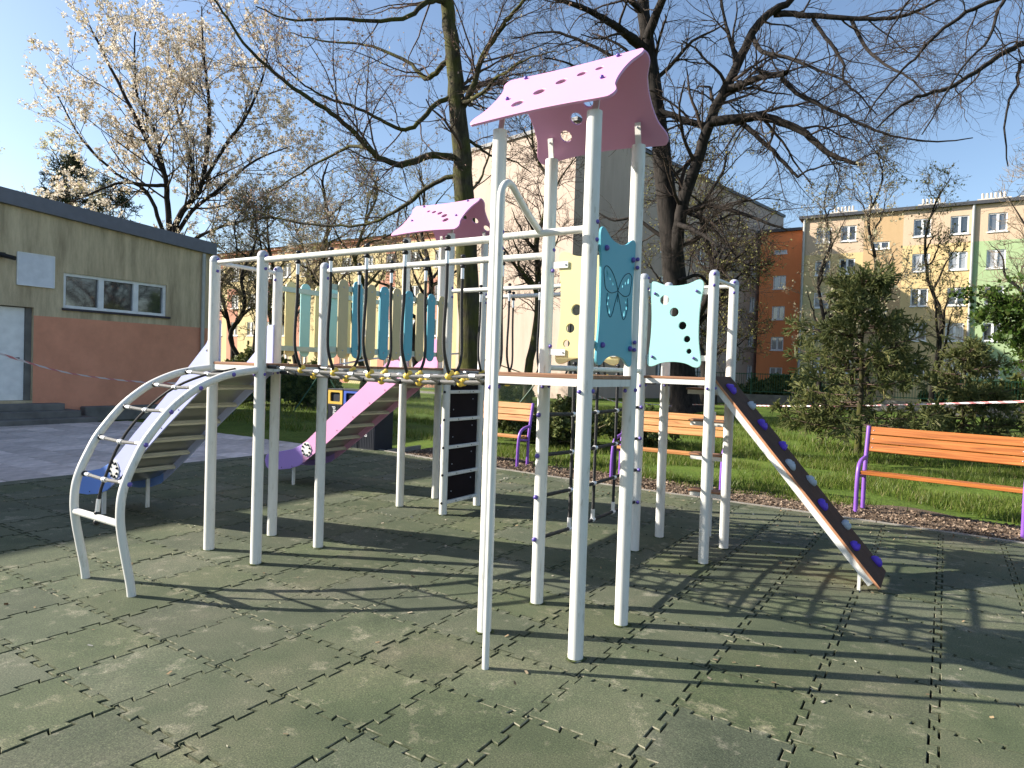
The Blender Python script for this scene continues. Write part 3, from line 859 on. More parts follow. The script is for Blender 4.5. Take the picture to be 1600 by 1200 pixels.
# decks
def deck(u0, u1, v0, v1, notch=0.0):
    mb = MB(); mb.bevbox(u0 - 0.02, u1 + 0.02, v0 - 0.02, v1 + 0.02, ZD - 0.022, ZD, 0.003)
    d = mb.build('platform', [M['deck']], frame)
    fb = MB()
    e = 0.036
    for (x0, x1, y0, y1) in ((u0 + PR, u1 - PR, v0 - e / 2, v0 + e / 2), (u0 + PR, u1 - PR, v1 - e / 2, v1 + e / 2), (u0 - e / 2, u0 + e / 2, v0 + PR, v1 - PR), (u1 - e / 2, u1 + e / 2, v0 + PR, v1 - PR)):
        fb.box(x0, x1, y0, y1, ZD - 0.064, ZD - 0.0225)
    fb.build('platform_frame', M['post'], d)
    return d
for nm in 'PMBR':
    p = POST[nm + '00']
    deck(p[0], p[0] + A_, p[1], p[1] + A_)
    for du in (0, 1):
        for dv in (0, 1):
            q = POST[nm + str(du) + str(dv)]
            sx, sy = (1 if du else -1), (1 if dv else -1)
            bolt((q[0] - sx * 0.012, q[1] - 0.041, ZD - 0.09)); bolt((q[0] + 0.041, q[1] - sy * 0.01, ZD - 0.085))
# walkway from P to B
mb = MB()
for k in range(5):
    y0 = A_ + 0.03 + k * 0.325
    mb2 = MB(); mb2.bevbox(0.03, A_ - 0.03, y0, y0 + 0.318, ZD - 0.022, ZD - 0.004, 0.003); mb2.build('walkway_board', M['deck'], frame)
mb.box(0.05, 0.085, A_, GV, ZD - 0.06, ZD - 0.0225); mb.box(A_ - 0.085, A_ - 0.05, A_, GV, ZD - 0.06, ZD - 0.0225)
mb.build('walkway_frame', M['post'], frame)

# rails
def rail(name, p0, p1, r=0.0225, bolts=True):
    mb = MB(); mb.tube([p0, p1], r, 16); o = mb.build(name, M['post'], frame, True)
    return o
ZR = 2.312
rail('bridge_rail', (A_, 0, ZR), (GU, 0, 2.305)); rail('bridge_rail', (A_, A_, ZR), (GU, A_, 2.305))
rail('bridge_rail', (A_, GV, 2.335), (GU, GV, 2.34)); rail('bridge_rail', (A_, GV + A_, 2.335), (GU, GV + A_, 2.34))
rail('guard_rail', (GU, 0, 2.313), (GU + A_, 0, 2.313), 0.0205)
rail('guard_rail', (0, 0, 2.33 - 0.002), (A_, 0, 2.326), 0.0165); rail('guard_rail', (0, 0, 2.328), (0, A_, 2.322), 0.0165)
rail('guard_rail', (GU + A_, GV, 2.34), (GU + A_, GV + A_, 2.352), 0.0165); rail('guard_rail', (GU, GV + A_, 2.352), (GU + A_, GV + A_, 2.352), 0.0165)
rail('guard_rail', (GU, GV, 2.33), (GU, GV + A_, 2.33), 0.0165)
rail('guard_rail', (0, A_, 2.322), (0, GV, 2.322), 0.0165) if False else None
for q, zc, axes in [(POST['P00'], 2.318, 'x'), (POST['P10'], 2.305, 'x'), (POST['P01'], 2.322, 'y'), (POST['P11'], 2.312, 'x'), (POST['M00'], 2.31, 'x'), (POST['M10'], 2.313, 'x'), (POST['M01'], 2.305, 'x'),
                    (POST['R10'], 2.345, 'y'), (POST['R11'], 2.352, 'y'), (POST['B10'], 2.335, 'x'), (POST['B11'], 2.335, 'x'), (POST['R00'], 2.34, 'x')]:
    for dz in (-0.062, 0.032):
        if 'x' in axes: bolt((q[0] + 0.041, q[1] - 0.004, zc + dz))
        if 'y' in axes: bolt((q[0] + 0.012, q[1] - 0.040, zc + dz))

# rope bridges --------------------------------------------------------------
U_POS = [1.007, 1.353, 1.700, 2.041, 2.386]
mb = MB(); mb.ball((0, 0, 0), 0.025, 10, 6, (1, 1, 1)); mb.ball((0.022, 0.0, 0.020), 0.019, 8, 5); ycon_me = mb.mesh('yellow_connector', M['yellowp'], True)
mb = MB(); mb.ball((0, 0, 0), 0.0175, 10, 6, (1.3, 1, 1)); bcon_me = mb.mesh('black_connector', M['blackp'], True)
mb = MB(); mb.tube([(-0.022, 0, 0), (0.022, 0, 0)], 0.0155, 10); fcon_me = mb.mesh('rope_ferrule', M['ferrule'], True)
mb = MB(); mb.ball((0, 0, 0.035), 0.019, 10, 6, (1, 1, .8)); mb.ball((0, 0, -0.036), 0.021, 10, 6, (1, 1, .8)); mb.tube([(0, 0, -0.05), (0, 0, 0.045)], 0.009, 8); clamp_me = mb.mesh('rail_clamp', M['blackp'], True)
mb = MB(); mb.tube([(0, 0, -0.045), (0, 0, -0.125)], 0.0125, 10); sleeve_me = mb.mesh('rope_sleeve', M['ferrule'], True)

def rope_bridge(v0, zr, zf):
    br = empty('rope_bridge', (A_, v0, 0))
    br.parent = frame; br.matrix_parent_inverse = Matrix.Translation(-Vector(frame.location)); br.location = (0, 0, 0)
    rows = [0.055, 0.17, 0.303, 0.435, 0.55]
    def sag(u): t = (u - A_) / (GU - A_); return -0.03 * 4 * t * (1 - t)
    for k, dv in enumerate(rows):
        pts = []
        for s in range(25):
            u = A_ + 0.03 + (GU - A_ - 0.06) * s / 24
            pts.append((u, v0 + dv + 0.003 * math.sin(s * 1.3 + k), zf + sag(u) + (0.012 if k in (0, 4) else -0.030 + 0.006 * (k % 2))))
        mb = MB(); mb.tube(pts, 0.0115, 8); mb.build('deck_rope', M['ropes'], br, True)
        for u in (A_ + 0.075, GU - 0.075):
            ze = zf + (0.008 if k in (0, 4) else -0.032)
            mb = MB(); mb.tube([(u - 0.05, v0 + dv, ze), (u + 0.05, v0 + dv, ze)], 0.0145, 8); mb.build('rope_end_sleeve', M['blackp'], br, True)
    for k, u in enumerate(U_POS):
        zz = zf + sag(u)
        mb = MB(); mb.tube([(u, v0 + rows[0], zz + .012), (u, v0 + rows[1], zz - .028), (u + .01, v0 + 0.30, zz - 0.034), (u, v0 + rows[3], zz - .028), (u, v0 + rows[-1], zz + .012)], 0.0105, 8); mb.build('cross_rope', M['ropes'], br, True)
        for q, dv in enumerate(rows):
            inst('rope_connector', ycon_me if q in (0, 1, 4) else bcon_me, br, (u + (0.0 if q else -0.005), v0 + dv, zz + (0.012 if q in (0, 4) else -0.030)))
        # side ropes: down from the front rail, up to the back rail
        for side, vr in ((1, 0.0), (-1, A_)):
            vd = rows[0] if side == 1 else rows[-1]
            pts = [(u, v0 + vr, zr - 0.05), (u, v0 + vr + side * 0.0, zr - 0.3), (u, v0 + vr - side * 0.012, zr - 0.52), (u + 0.004, v0 + vr - side * 0.012, zf + 0.16), (u + 0.008, v0 + vr + side * 0.012, zf + 0.07), (u, v0 + vd, zz + 0.02)]
            mb = MB(); mb.tube(catmull(pts, 5), 0.0108, 8); mb.build('side_rope', M['ropeb'], br, True)
            inst('rail_clamp', clamp_me, br, (u, v0 + vr, zr)); inst('rope_sleeve', sleeve_me, br, (u, v0 + vr, zr))
    for k in range(len(U_POS) + 1):
        um = (([A_ - 0.0] + U_POS + [GU])[k] + ([A_] + U_POS + [GU])[k + 1]) / 2
        zz = zf + sag(um)
        mb = MB(); mb.tube([(um, v0 + rows[0], zz + .012), (um, v0 + rows[1], zz - .028), (um + .01, v0 + 0.30, zz - 0.034), (um, v0 + rows[3], zz - .028), (um, v0 + rows[-1], zz + .012)], 0.0105, 8); mb.build('cross_rope', M['ropes'], br, True)
        for q, dv in enumerate(rows):
            inst('rope_connector', ycon_me if q == 3 else (fcon_me if q % 2 == 0 else bcon_me), br, (um, v0 + dv, zz + (0.012 if q in (0, 4) else -0.028)))
    return br
rope_bridge(0.0, 2.308, ZD - 0.035)
rope_bridge(GV, 2.338, ZD - 0.035)

# net wall between the two right-hand towers ----------------------------------
net = empty('climbing_net'); net.parent = frame; net.matrix_parent_inverse = Matrix.Translation(-Vector(frame.location))
mb = MB(); mb.tube([(GU, A_, 1.568), (GU, GV, 1.568)], 0.019, 14); mb.build('net_beam', M['post'], net, True)
NZ = [1.255, 0.985, 0.712, 0.432]; NV = [1.03, 1.41, 1.78]
mb = MB(); mb.tube([(0, -0.02, 0), (0, 0.02, 0)], 0.017, 8); mb.ball((0, 0, 0), 0.02, 8, 5); ncon_me = mb.mesh('net_connector', M['ferrule'], True)
for z_ in NZ:
    pts = [(GU, A_ + 0.045, z_), (GU, NV[0], z_ - 0.012), (GU, NV[1], z_ - 0.016), (GU, NV[2], z_ - 0.012), (GU, GV - 0.045, z_)]
    mb = MB(); mb.tube(pts, 0.0135, 8); mb.build('net_rope', M['ropeb'], net, True)
    bolt((GU - 0.008, A_ - 0.047, z_), knob_me, name='knob'); bolt((GU + 0.040, A_ - 0.02, z_ + 0.0), knob_me, name='knob') if False else None
    bolt((GU + 0.012, GV - 0.0, z_), knob_me, name='knob') if False else bolt((GU + 0.03, GV - 0.035, z_), knob_me, name='knob')
for k, v_ in enumerate(NV):
    mb = MB(); mb.tube([(GU, v_, 1.55), (GU, v_ + 0.004, 1.0), (GU, v_, 0.425)], 0.0125, 8); mb.build('net_rope', M['ropeb'], net, True)
    mb = MB(); mb.tube([(GU, v_, 0.50), (GU, v_, 0.43)], 0.0165, 8); mb.build('net_sleeve', M['ferrule'], net, True)
    inst('rail_clamp', clamp_me, net, (GU, v_, 1.568))
    for z_ in NZ: inst('net_connector', ncon_me, net, (GU, v_, z_ - 0.013))

# fireman's pole ------------------------------------------------------------------
PU, PV = 3.032, -0.388
pts = [(PU, PV, -0.03), (PU, PV, 1.2), (PU, PV, 2.38)]
pts += [(PU, PV + 0.075 * (1 - math.cos(t)), 2.42 + 0.095 * math.sin(t)) for t in np.linspace(0.15, 2.15, 9)]
pts += [(PU + 0.006, -0.15, 2.405), (PU + 0.010, 0.0, 2.318)]
mb = MB(); mb.tube(pts, 0.0185, 16); mb.build('sliding_pole', M['post'], frame, True)

# pillow shaped panels ---------------------------------------------------------------
def pillow(w, h, cx=0.028, cy=0.045, r=0.05):
    """outline centred on 0 with rounded corners and drawn-in sides"""
    P = []
    x, y = w / 2, h / 2
    K = [(-x + r, -y + 0.004), (-x * 0.45, -y + cy * 0.75), (0, -y + cy), (x * 0.45, -y + cy * 0.75), (x - r, -y + 0.004), (x - 0.012, -y + 0.010), (x, -y + r * 1.1),
         (x - cx * 0.75, -y * 0.45), (x - cx, 0), (x - cx * 0.75, y * 0.45), (x, y - r * 1.1), (x - 0.012, y - 0.010), (x - r, y - 0.004), (x * 0.45, y - cy * 0.75), (0, y - cy), (-x * 0.45, y - cy * 0.75),
         (-x + r, y - 0.004), (-x + 0.012, y - 0.010), (-x, y - r * 1.1), (-x + cx * 0.75, y * 0.45), (-x + cx, 0), (-x + cx * 0.75, -y * 0.45), (-x, -y + r * 1.1), (-x + 0.012, -y + 0.010)]
    return [(p[0], p[1]) for p in catmull([(a, b, 0) for a, b in K], 4, True)]

def plate(name, splines, thick, mat, mtx, parent):
    me = curve_mesh(name, splines, thick, mat, mtx, 0.0022)
    return child(bpy.data.objects.new(name, me), parent)

def MX(xa, ya, za, loc):
    m = Matrix((Vector(xa), Vector(ya), Vector(za))).transposed().to_4x4(); m.translation = Vector(loc); return m

def tabs(pts, axis, parent):
    for (p, q) in pts:
        mb = MB(); mb.beam(p, q, 0.004, 0.045, (0, 0, 1)); mb.build('bracket', M['post'], parent)

# turquoise panel on tower R (faces the camera side)
cu, cz = (2.805 + 3.267) / 2, (1.612 + 2.338) / 2
sp = [pillow(0.462, 0.728)] + [circle(x - cu, z - cz, r, 18) for x, z, r in [(2.941, 2.178, .042), (3.029, 2.073, .040), (3.105, 1.959, .0355), (3.148, 1.846, .030), (3.168, 1.745, .024)]]
pn = plate('turquoise_panel', sp, 0.016, M['turq'], MX((1, 0, 0), (0, 0, 1), (0, -1, 0), (cu, GV, cz)), frame)
pn['label'] = 'turquoise panel with five round holes'
for x, z in ((2.855, 2.235), (3.215, 2.245), (2.85, 1.695), (3.21, 1.69)):
    bolt((x, GV - 0.016, z), None, frame)
tabs([((GU + 0.03, GV + 0.014, 2.24), (2.86, GV + 0.014, 2.24)), ((3.21, GV + 0.014, 2.24), (GU + A_ - 0.03, GV + 0.014, 2.24)), ((GU + 0.03, GV + 0.014, 1.69), (2.86, GV + 0.014, 1.69)), ((3.21, GV + 0.014, 1.69), (GU + A_ - 0.03, GV + 0.014, 1.69))], 'x', pn)
# pale yellow panel at the back of tower M
cu, cz = (2.835 + 3.268) / 2, (1.597 + 2.318) / 2
sp = [pillow(0.445, 0.728)] + [circle(x - cu, z - cz, r, 18) for x, z, r in [(2.972, 1.942, .038), (2.932, 1.825, .032), (2.908, 1.726, .026)]]
pn = plate('yellow_panel', sp, 0.016, M['cream'], MX((1, 0, 0), (0, 0, 1), (0, -1, 0), (cu, A_ - 0.0, cz)), frame)
pn['label'] = 'pale yellow panel with three round holes'
for z in (2.235, 1.668):
    mb = MB(); mb.beam((GU + 0.036, A_ - 0.016, z), (2.905, A_ - 0.016, z), 0.006, 0.042); mb.build('bracket', M['post'], pn)
    bolt((GU + 0.047, A_ - 0.018, z - 0.035 if z > 2 else z + 0.04)); inst('small_bolt', sbolt_me, pn, (2.888, A_ - 0.020, z))
    mb = MB(); mb.beam((GU + A_ - 0.036, A_ - 0.016, z), (3.21, A_ - 0.016, z), 0.006, 0.042); mb.build('bracket', M['post'], pn)
# teal butterfly panel on the outer side of tower M
cv, cz = (0.088 + 0.578) / 2, (1.588 + 2.345) / 2
def drop(c, ax, L, W):
    c = Vector(c); ax = Vector(ax).normalized(); nx = Vector((-ax.y, ax.x)); out = []
    for k in range(14):
        t = 2 * math.pi * k / 14
        s = math.cos(t); w = W * math.sin(t) * (0.62 - 0.38 * s)
        out.append(tuple(c + ax * (L * s) + nx * w))
    return out
dr = [((0.184, 2.077), (-.3, 1)), ((0.225, 2.061), (-.3, 1)), ((0.264, 2.038), (-.4, 1)), ((0.213, 1.951), (.2, 1)), ((0.206, 1.919), (.1, 1)), ((0.229, 1.882), (-.2, 1))]
drops = []
for (c, ax) in dr:
    big = 0.027 if c[1] in (1.882, 2.077) else 0.019
    drops.append(drop((c[0] - cv, c[1] + 0.022 - cz), ax, big, big * 0.62))
    drops.append(drop((0.666 - c[0] - cv, c[1] + 0.022 - cz), (-ax[0], ax[1]), big, big * 0.62))
XB = GU + A_ + 0.012
bmx = MX((0, 1, 0), (0, 0, 1), (1, 0, 0), (XB, cv, cz))
pn = plate('butterfly_panel', [pillow(0.482, 0.757, 0.025, 0.06)] + drops, 0.016, M['teal'], bmx, frame)
pn['label'] = 'dark teal panel with an engraved butterfly'
def groove(pts):
    q = [(XB + 0.0085, v_, z_) for v_, z_, _ in catmull([(a, b, 0) for a, b in pts], 5)]
    mb = MB(); mb.tube(q, 0.0026, 5); mb.build('groove', M['tealline'], pn)
UL = [(0.333, 2.02), (0.30, 2.07), (0.245, 2.118), (0.18, 2.14), (0.140, 2.118), (0.150, 2.06), (0.170, 2.015), (0.235, 1.998), (0.29, 2.006), (0.333, 2.02)]
LL = [(0.333, 2.01), (0.295, 1.94), (0.27, 1.89), (0.243, 1.862), (0.212, 1.882), (0.188, 1.935), (0.192, 1.992)]
for w in (UL, LL):
    groove(w); groove([(0.666 - a, b) for a, b in w])
groove([(0.333, 2.035), (0.333, 1.955)])
for v_, z_ in ((0.155, 2.235), (0.525, 2.225), (0.145, 1.70), (0.525, 1.695)): bolt((XB + 0.014, v_, z_), knob_me, frame)
for z_ in (2.185, 2.235, 1.69, 1.735): bolt((GU + A_ + 0.036, A_ - 0.035, z_))
tabs([((XB - 0.016, 0.03, 2.23), (XB - 0.016, 0.17, 2.23)), ((XB - 0.016, 0.03, 1.70), (XB - 0.016, 0.17, 1.70)), ((XB - 0.016, A_ - .03, 2.23), (XB - 0.016, .5, 2.23)), ((XB - 0.016, A_ - .03, 1.70), (XB - 0.016, .5, 1.70))], 'y', pn)

# pink roofs ---------------------------------------------------------------------------
def roof(u0, v0, holesA, holesB, rev):
    rf = empty('roof'); rf.parent = frame; rf.matrix_parent_inverse = Matrix.Translation(-Vector(frame.location))
    uc, vc, zr_ = u0 + A_ / 2, v0 + A_ / 2, 3.352
    w, L = 0.905, 0.575
    s2 = math.sqrt(.5)
    # plate axes: x along u, y up the slope
    mA = MX((1, 0, 0), (0, s2, s2), (0, -s2, s2), (uc, vc - 0.004 - L / 2 * s2, zr_ - L / 2 * s2))
    mB = MX((1, 0, 0), (0, -s2, s2), (0, s2, s2), (uc, vc + 0.012 + L / 2 * s2, zr_ + 0.004 - L / 2 * s2))
    pa = plate('roof_panel', [pillow(w, L, 0.05, 0.028, 0.06)] + [circle(x, y, r, 18, r * 0.9) for x, y, r in holesA], 0.016, M['pink'], mA, rf)
    pb = plate('roof_panel', [pillow(w, L, 0.05, 0.028, 0.06)] + [circle(x, y, r, 18) for x, y, r in holesB], 0.016, M['pink'], mB, rf)
    for x in (-0.305, 0.305):
        for y in (-0.03, 0.245):
            inst('bolt', bolt_me, rf, mA @ Vector((x, y, 0.013))); inst('bolt', bolt_me, rf, mB @ Vector((x, y, 0.013)))
    for du in (0, A_):
        for p, dy, zt in (((u0 + du, v0 + A_), -0.03, 3.06), ((u0 + du, v0), 0.03, 3.07)):
            mb = MB(); mb.beam((p[0], p[1] - dy * 0.1, 2.88), (p[0], p[1] + dy, zt), 0.036, 0.008, (0, 1, 0)); mb.build('roof_bracket', M['post'], rf)
    for du in (0, A_): inst('small_bolt', sbolt_me, rf, (u0 + du, v0 + A_ - 0.034, 3.03))
    return rf
HA = [(-0.19, -0.125, .041), (-0.093, -0.018, .040), (0.017, 0.062, .037), (0.13, 0.107, .031), (0.232, 0.128, .026)]
roof(GU, 0, HA, [(-0.09, -0.02, .042), (-0.20, -0.12, .042), (0.02, 0.07, .036), (0.13, 0.11, .03)], False)
HB = [(-0.17, 0.135, .024), (-0.075, 0.105, .030), (0.03, 0.065, .034), (0.13, 0.0, .038), (0.20, -0.09, .040)]
roof(0, GV, HB, [(0.24, 0.03, .040), (0.34, -0.08, .040), (0.12, 0.09, .034)], True)

# slat barriers of the walkway ------------------------------------------------------------
def slat_mesh(name, mat, h=0.672, w=0.108):
    pts = []
    r = w / 2
    for k in range(9): a = math.pi * k / 8; pts.append((r * math.cos(a), h / 2 - r + r * math.sin(a)))
    for k in range(9): a = math.pi + math.pi * k / 8; pts.append((r * math.cos(a), -h / 2 + r + r * math.sin(a)))
    me = curve_mesh(name, [pts], 0.014, mat, MX((0, 1, 0), (0, 0, 1), (1, 0, 0), (0, 0, 0)), 0.002)
    return me
sm = {k: slat_mesh('slat', M[k]) for k in ('cream', 'turq', 'tan', 'teal')}
for k in range(9):
    v_ = 0.795 + k * 0.1665
    o = inst('slat', sm['tan' if k % 2 == 0 else 'teal'], frame, (A_ + 0.016, v_, 1.93 + 0.004 * math.sin(k * 2)))
    for z_ in (-0.27, 0.27):
        d = bpy.data.objects.new('small_bolt', sbolt_me); child(d, o); d.location = (0.008, 0, z_)
    o = inst('slat', sm['cream' if k % 2 == 0 else 'turq'], frame, (-0.016, 0.757 + k * 0.1675, 1.933 + 0.004 * math.sin(k * 3)))
    for z_ in (-0.27, 0.27):
        d = bpy.data.objects.new('small_bolt', sbolt_me); child(d, o); d.location = (0.008, 0, z_)
for x in (A_ - 0.004, 0.004):
    for z_ in (2.195, 1.668):
        mb = MB(); mb.box(x - 0.012, x + 0.012, A_ + 0.03, GV - 0.03, z_ - 0.022, z_ + 0.022); mb.build('barrier_rail', M['mint'], frame)

# slides -----------------------------------------------------------------------------------
def slide(v0, mat, lowmat, jointmat, lab):
    s = empty('slide'); s.parent = frame; s.matrix_parent_inverse = Matrix.Translation(-Vector(frame.location)); s['label'] = lab
    top = [(0.02, 1.865), (-0.05, 1.862), (-0.085, 1.83), (-0.10, 1.76), (-0.16, 1.675), (-0.68, 1.262), (-1.25, 0.845), (-1.60, 0.575), (-1.70, 0.515), (-1.86, 0.450), (-2.10, 0.400), (-2.32, 0.352), (-2.365, 0.325), (-2.385, 0.26), (-2.36, 0.19), (-2.31, 0.158), (-2.10, 0.172), (-1.90, 0.205), (-1.72, 0.262), (-1.60, 0.335), (-1.218, 0.592), (-0.745, 0.937), (-0.242, 1.280), (-0.04, 1.415), (0.0, 1.43), (0.02, 1.43)]
    iu = [i for i, (x, z) in enumerate(top) if x <= -1.66]
    ol = top[:iu[0]] + [(-1.655, 0.545), (-1.655, 0.302)] + top[iu[-1] + 1:]
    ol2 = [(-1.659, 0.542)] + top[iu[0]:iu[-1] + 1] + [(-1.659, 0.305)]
    for k, vv in enumerate((0.046, A_ - 0.046)):
        pa = plate('slide_side', [ol], 0.015, mat, MX((1, 0, 0), (0, 0, 1), (0, -1, 0), (0, v0 + vv, 0)), s)
        plate('slide_end_side', [ol2], 0.015, lowmat, MX((1, 0, 0), (0, 0, 1), (0, -1, 0), (0, v0 + vv, 0)), s)  # separate end piece, its bluer colour partly stands in for shade
        sg = -1 if k == 0 else 1
        # bolted joint plate
        me = curve_mesh('joint_plate', [circle(-1.585, 0.475, 0.088, 28)], 0.008, jointmat, MX((1, 0, 0), (0, 0, 1), (0, -1, 0), (0, v0 + vv + sg * 0.0118, 0)))
        jp = child(bpy.data.objects.new('joint_plate', me), s)
        for q in range(8):
            a = 2 * math.pi * q / 8 + 0.3
            b_ = bpy.data.objects.new('bolt', bbolt_me); child(b_, s); b_.location = (-1.585 + 0.068 * math.cos(a), v0 + vv + sg * 0.02, 0.475 + 0.068 * math.sin(a))
        for t in (0.12, 0.3, 0.5, 0.7, 0.88):
            b_ = bpy.data.objects.new('small_bolt', dbolt_me); child(b_, s); b_.location = (-0.15 - 1.3 * t, v0 + vv + sg * 0.009, 1.37 - 0.885 * t)
        for x, z in ((-2.05, 0.205), (-1.85, 0.24)):
            b_ = bpy.data.objects.new('small_bolt', dbolt_me); child(b_, s); b_.location = (x, v0 + vv + sg * 0.009, z)
    # steel chute
    prof = [(0.0, ZD - 0.01), (-0.08, 1.49), (-0.242, 1.365), (-0.745, 1.02), (-1.218, 0.68), (-1.55, 0.44), (-1.72, 0.345), (-1.95, 0.275), (-2.30, 0.228)]
    mb = MB()
    va, vb = v0 + 0.054, v0 + A_ - 0.054
    vs = [(x, va, z) for x, z in prof] + [(x, vb, z) for x, z in prof] + [(x, va, z - 0.003) for x, z in prof] + [(x, vb, z - 0.003) for x, z in prof]
    n_ = len(prof); fs = []
    for i in range(n_ - 1):
        fs += [(i, i + 1, n_ + i + 1, n_ + i), (2 * n_ + i, 3 * n_ + i, 3 * n_ + i + 1, 2 * n_ + i + 1)]
    mb.add(vs, fs); mb.build('slide_chute', M['steel'], s, True, 60)
    for q in range(6):
        t = (q + 0.45) / 6.0
        x = -0.13 - 1.46 * t; z = 1.385 - 1.015 * t
        mb = MB(); mb.beam((x, va + 0.002, z), (x, vb - 0.002, z), 0.040, 0.022, (0.57, 0, 0.82)); mb.build('batten', M['batten'], s)
    for x, vv in ((-1.88, 0.09), (-1.88, A_ - 0.09)):
        mb = MB(); mb.beam((x, v0 + vv, -0.02), (x, v0 + vv, 0.30), 0.035, 0.02, (1, 0, 0)); mb.build('slide_leg', M['post'], s)
    for z_ in (1.79, 1.71, 1.62):
        for vv in (0.03,):
            inst('bolt', bbolt_me, s, (-0.07 - (1.79 - z_) * 0.3, v0 + vv, z_))
    return s
slide(0.0, M['lav'], M['blue'], M['post'], 'lavender slide with a shade-tinted blue end below the left tower')
slide(GV, M['pink'], M['violet'], M['post'], 'pink slide with a shade-tinted violet end below the rear tower')

# arch climber --------------------------------------------------------------------------------
arc = empty('arch_climber'); arc.parent = frame; arc.matrix_parent_inverse = Matrix.Translation(-Vector(frame.location))
ARC = [(-0.925, -0.03), (-0.938, 0.08), (-0.972, 0.26), (-0.997, 0.40), (-1.010, 0.52), (-1.004, 0.65), (-0.975, 0.762), (-0.92, 0.888), (-0.855, 1.007), (-0.718, 1.178), (-0.60, 1.281), (-0.486, 1.355), (-0.34, 1.418), (-0.22, 1.450), (-0.03, 1.480)]
for u_ in (0.0, A_):
    q = catmull([(u_, v_, z_) for v_, z_ in ARC], 4)
    mb = MB(); mb.tube(q, 0.0275, 14); mb.build('arch_rail', M['post'], arc, True)
RU = [(-0.236, 1.445), (-0.489, 1.347), (-0.698, 1.189), (-0.863, 0.98), (-0.962, 0.735)]
mb = MB(); mb.tube([(0, -1.006, 0.48), (A_, -1.006, 0.48)], 0.0235, 14); mb.build('arch_crossbar', M['post'], arc, True)
mb = MB(); mb.tube([(-0.022, 0, 0), (0.022, 0, 0)], 0.0165, 10); mb.ball((0, 0, 0), 0.021, 10, 6); rc_me = mb.mesh('rung_connector', M['ferrule'], True)
for v_, z_ in RU:
    mb = MB(); mb.tube([(0.03, v_, z_), (0.18, v_, z_ - 0.006), (A_ / 2, v_, z_ - 0.010), (0.42, v_, z_ - 0.006), (A_ - 0.03, v_, z_)], 0.0115, 8); mb.build('rung_rope', M['ropes'], arc, True)
    for u0, u1 in ((0.04, 0.10), (A_ - 0.10, A_ - 0.04)):
        mb = MB(); mb.tube([(u0, v_, z_), (u1, v_, z_ - 0.002)], 0.0145, 8); mb.build('rung_sleeve', M['ferrule'], arc, True)
    inst('rung_connector', rc_me, arc, (A_ / 2, v_, z_ - 0.010))
    inst('bolt', bbolt_me, arc, (0.034, v_, z_), None, (1.5, 1.5, 1.5)); inst('bolt', knob_me, arc, (A_ + 0.026, v_ - 0.006, z_ - 0.002)); inst('bolt', knob_me, arc, (-0.028, v_, z_))
    inst('bolt', bbolt_me, arc, (A_ - 0.034, v_, z_), None, (1.4, 1.4, 1.4))
mid = [(A_ / 2, -1.006, 0.50), (A_ / 2, -0.992, 0.62)] + [(A_ / 2, v_, z_ - 0.008) for v_, z_ in RU[::-1]] + [(A_ / 2 + 0.01, -0.10, 1.462), (A_ / 2 + 0.02, -0.02, 1.48)]
mb = MB(); mb.tube(catmull(mid, 4), 0.010, 8); mb.build('middle_rope', M['ropeb'], arc, True)
mb = MB(); mb.tube([(A_ / 2, -1.004, 0.515), (A_ / 2, -0.996, 0.60)], 0.0145, 8); mb.build('rope_sleeve', M['ferrule'], arc, True)
mb = MB(); mb.ball((A_ / 2, -1.006, 0.448), 0.022, 10, 6); mb.ball((A_ / 2, -1.006, 0.508), 0.018, 10, 6); mb.build('rope_clamp', M['blackp'], arc, True)

# climbing ramp ----------------------------------------------------------------------------------
rp = empty('climbing_ramp'); rp.parent = frame; rp.matrix_parent_inverse = Matrix.Translation(-Vector(frame.location))
p0, p1 = Vector((3.362, 0, 1.545)), Vector((4.635, 0, 0.045))
d = (p1 - p0).normalized(); nrm = Vector((-d.z, 0, d.x))
if nrm.z < 0: nrm = -nrm
VA, VB = 2.315, 2.845
mid_ = (p0 + p1) / 2; Lr = (p1 - p0).length
mR = MX(d, (0, 1, 0), d.cross(Vector((0, 1, 0))) if d.cross(Vector((0, 1, 0))).z > 0 else -d.cross(Vector((0, 1, 0))), mid_ + Vector((0, (VA + VB) / 2, 0)))
W2 = (VB - VA) / 2
mb = MB(); mb.add([mR @ Vector(v) for v in [(-Lr / 2, -W2, -.018), (Lr / 2, -W2, -.018), (Lr / 2, W2, -.018), (-Lr / 2, W2, -.018), (-Lr / 2, -W2, 0), (Lr / 2, -W2, 0), (Lr / 2, W2, 0), (-Lr / 2, W2, 0)]],
                  [(0, 3, 2, 1), (2, 3, 7, 6), (0, 1, 5, 4), (1, 2, 6, 5), (3, 0, 4, 7)], 1)
mb.add([mR @ Vector(v) for v in [(-Lr / 2, -W2, 0), (Lr / 2, -W2, 0), (Lr / 2, W2, 0), (-Lr / 2, W2, 0)]], [(0, 1, 2, 3)], 0)
mb.build('ramp_board', [M['hpl'], M['deckedge']], rp)
mb = MB()
for y in (-W2 + 0.03, W2 - 0.03):
    mb.beam(mR @ Vector((-Lr / 2 + 0.03, y, -0.042)), mR @ Vector((Lr / 2 - 0.05, y, -0.042)), 0.04, 0.046, mR.to_3x3() @ Vector((0, 0, 1)))
mb.build('ramp_frame', M['post'], rp)
for vv in (VA + 0.03, VB - 0.03):
    mb = MB(); mb.beam((4.492, vv, -0.02), (4.492, vv, 0.16), 0.030, 0.022, (1, 0, 0)); mb.build('ramp_leg', M['post'], rp)
HOLD = [(3.453, 2.50, 1), (3.575, 2.72, 0), (3.696, 2.58, 1), (3.844, 2.70, 1), (3.949, 2.47, 0), (4.071, 2.71, 0), (4.194, 2.48, 1), (4.342, 2.70, 0), (4.435, 2.47, 1), (4.565, 2.75, 1)]
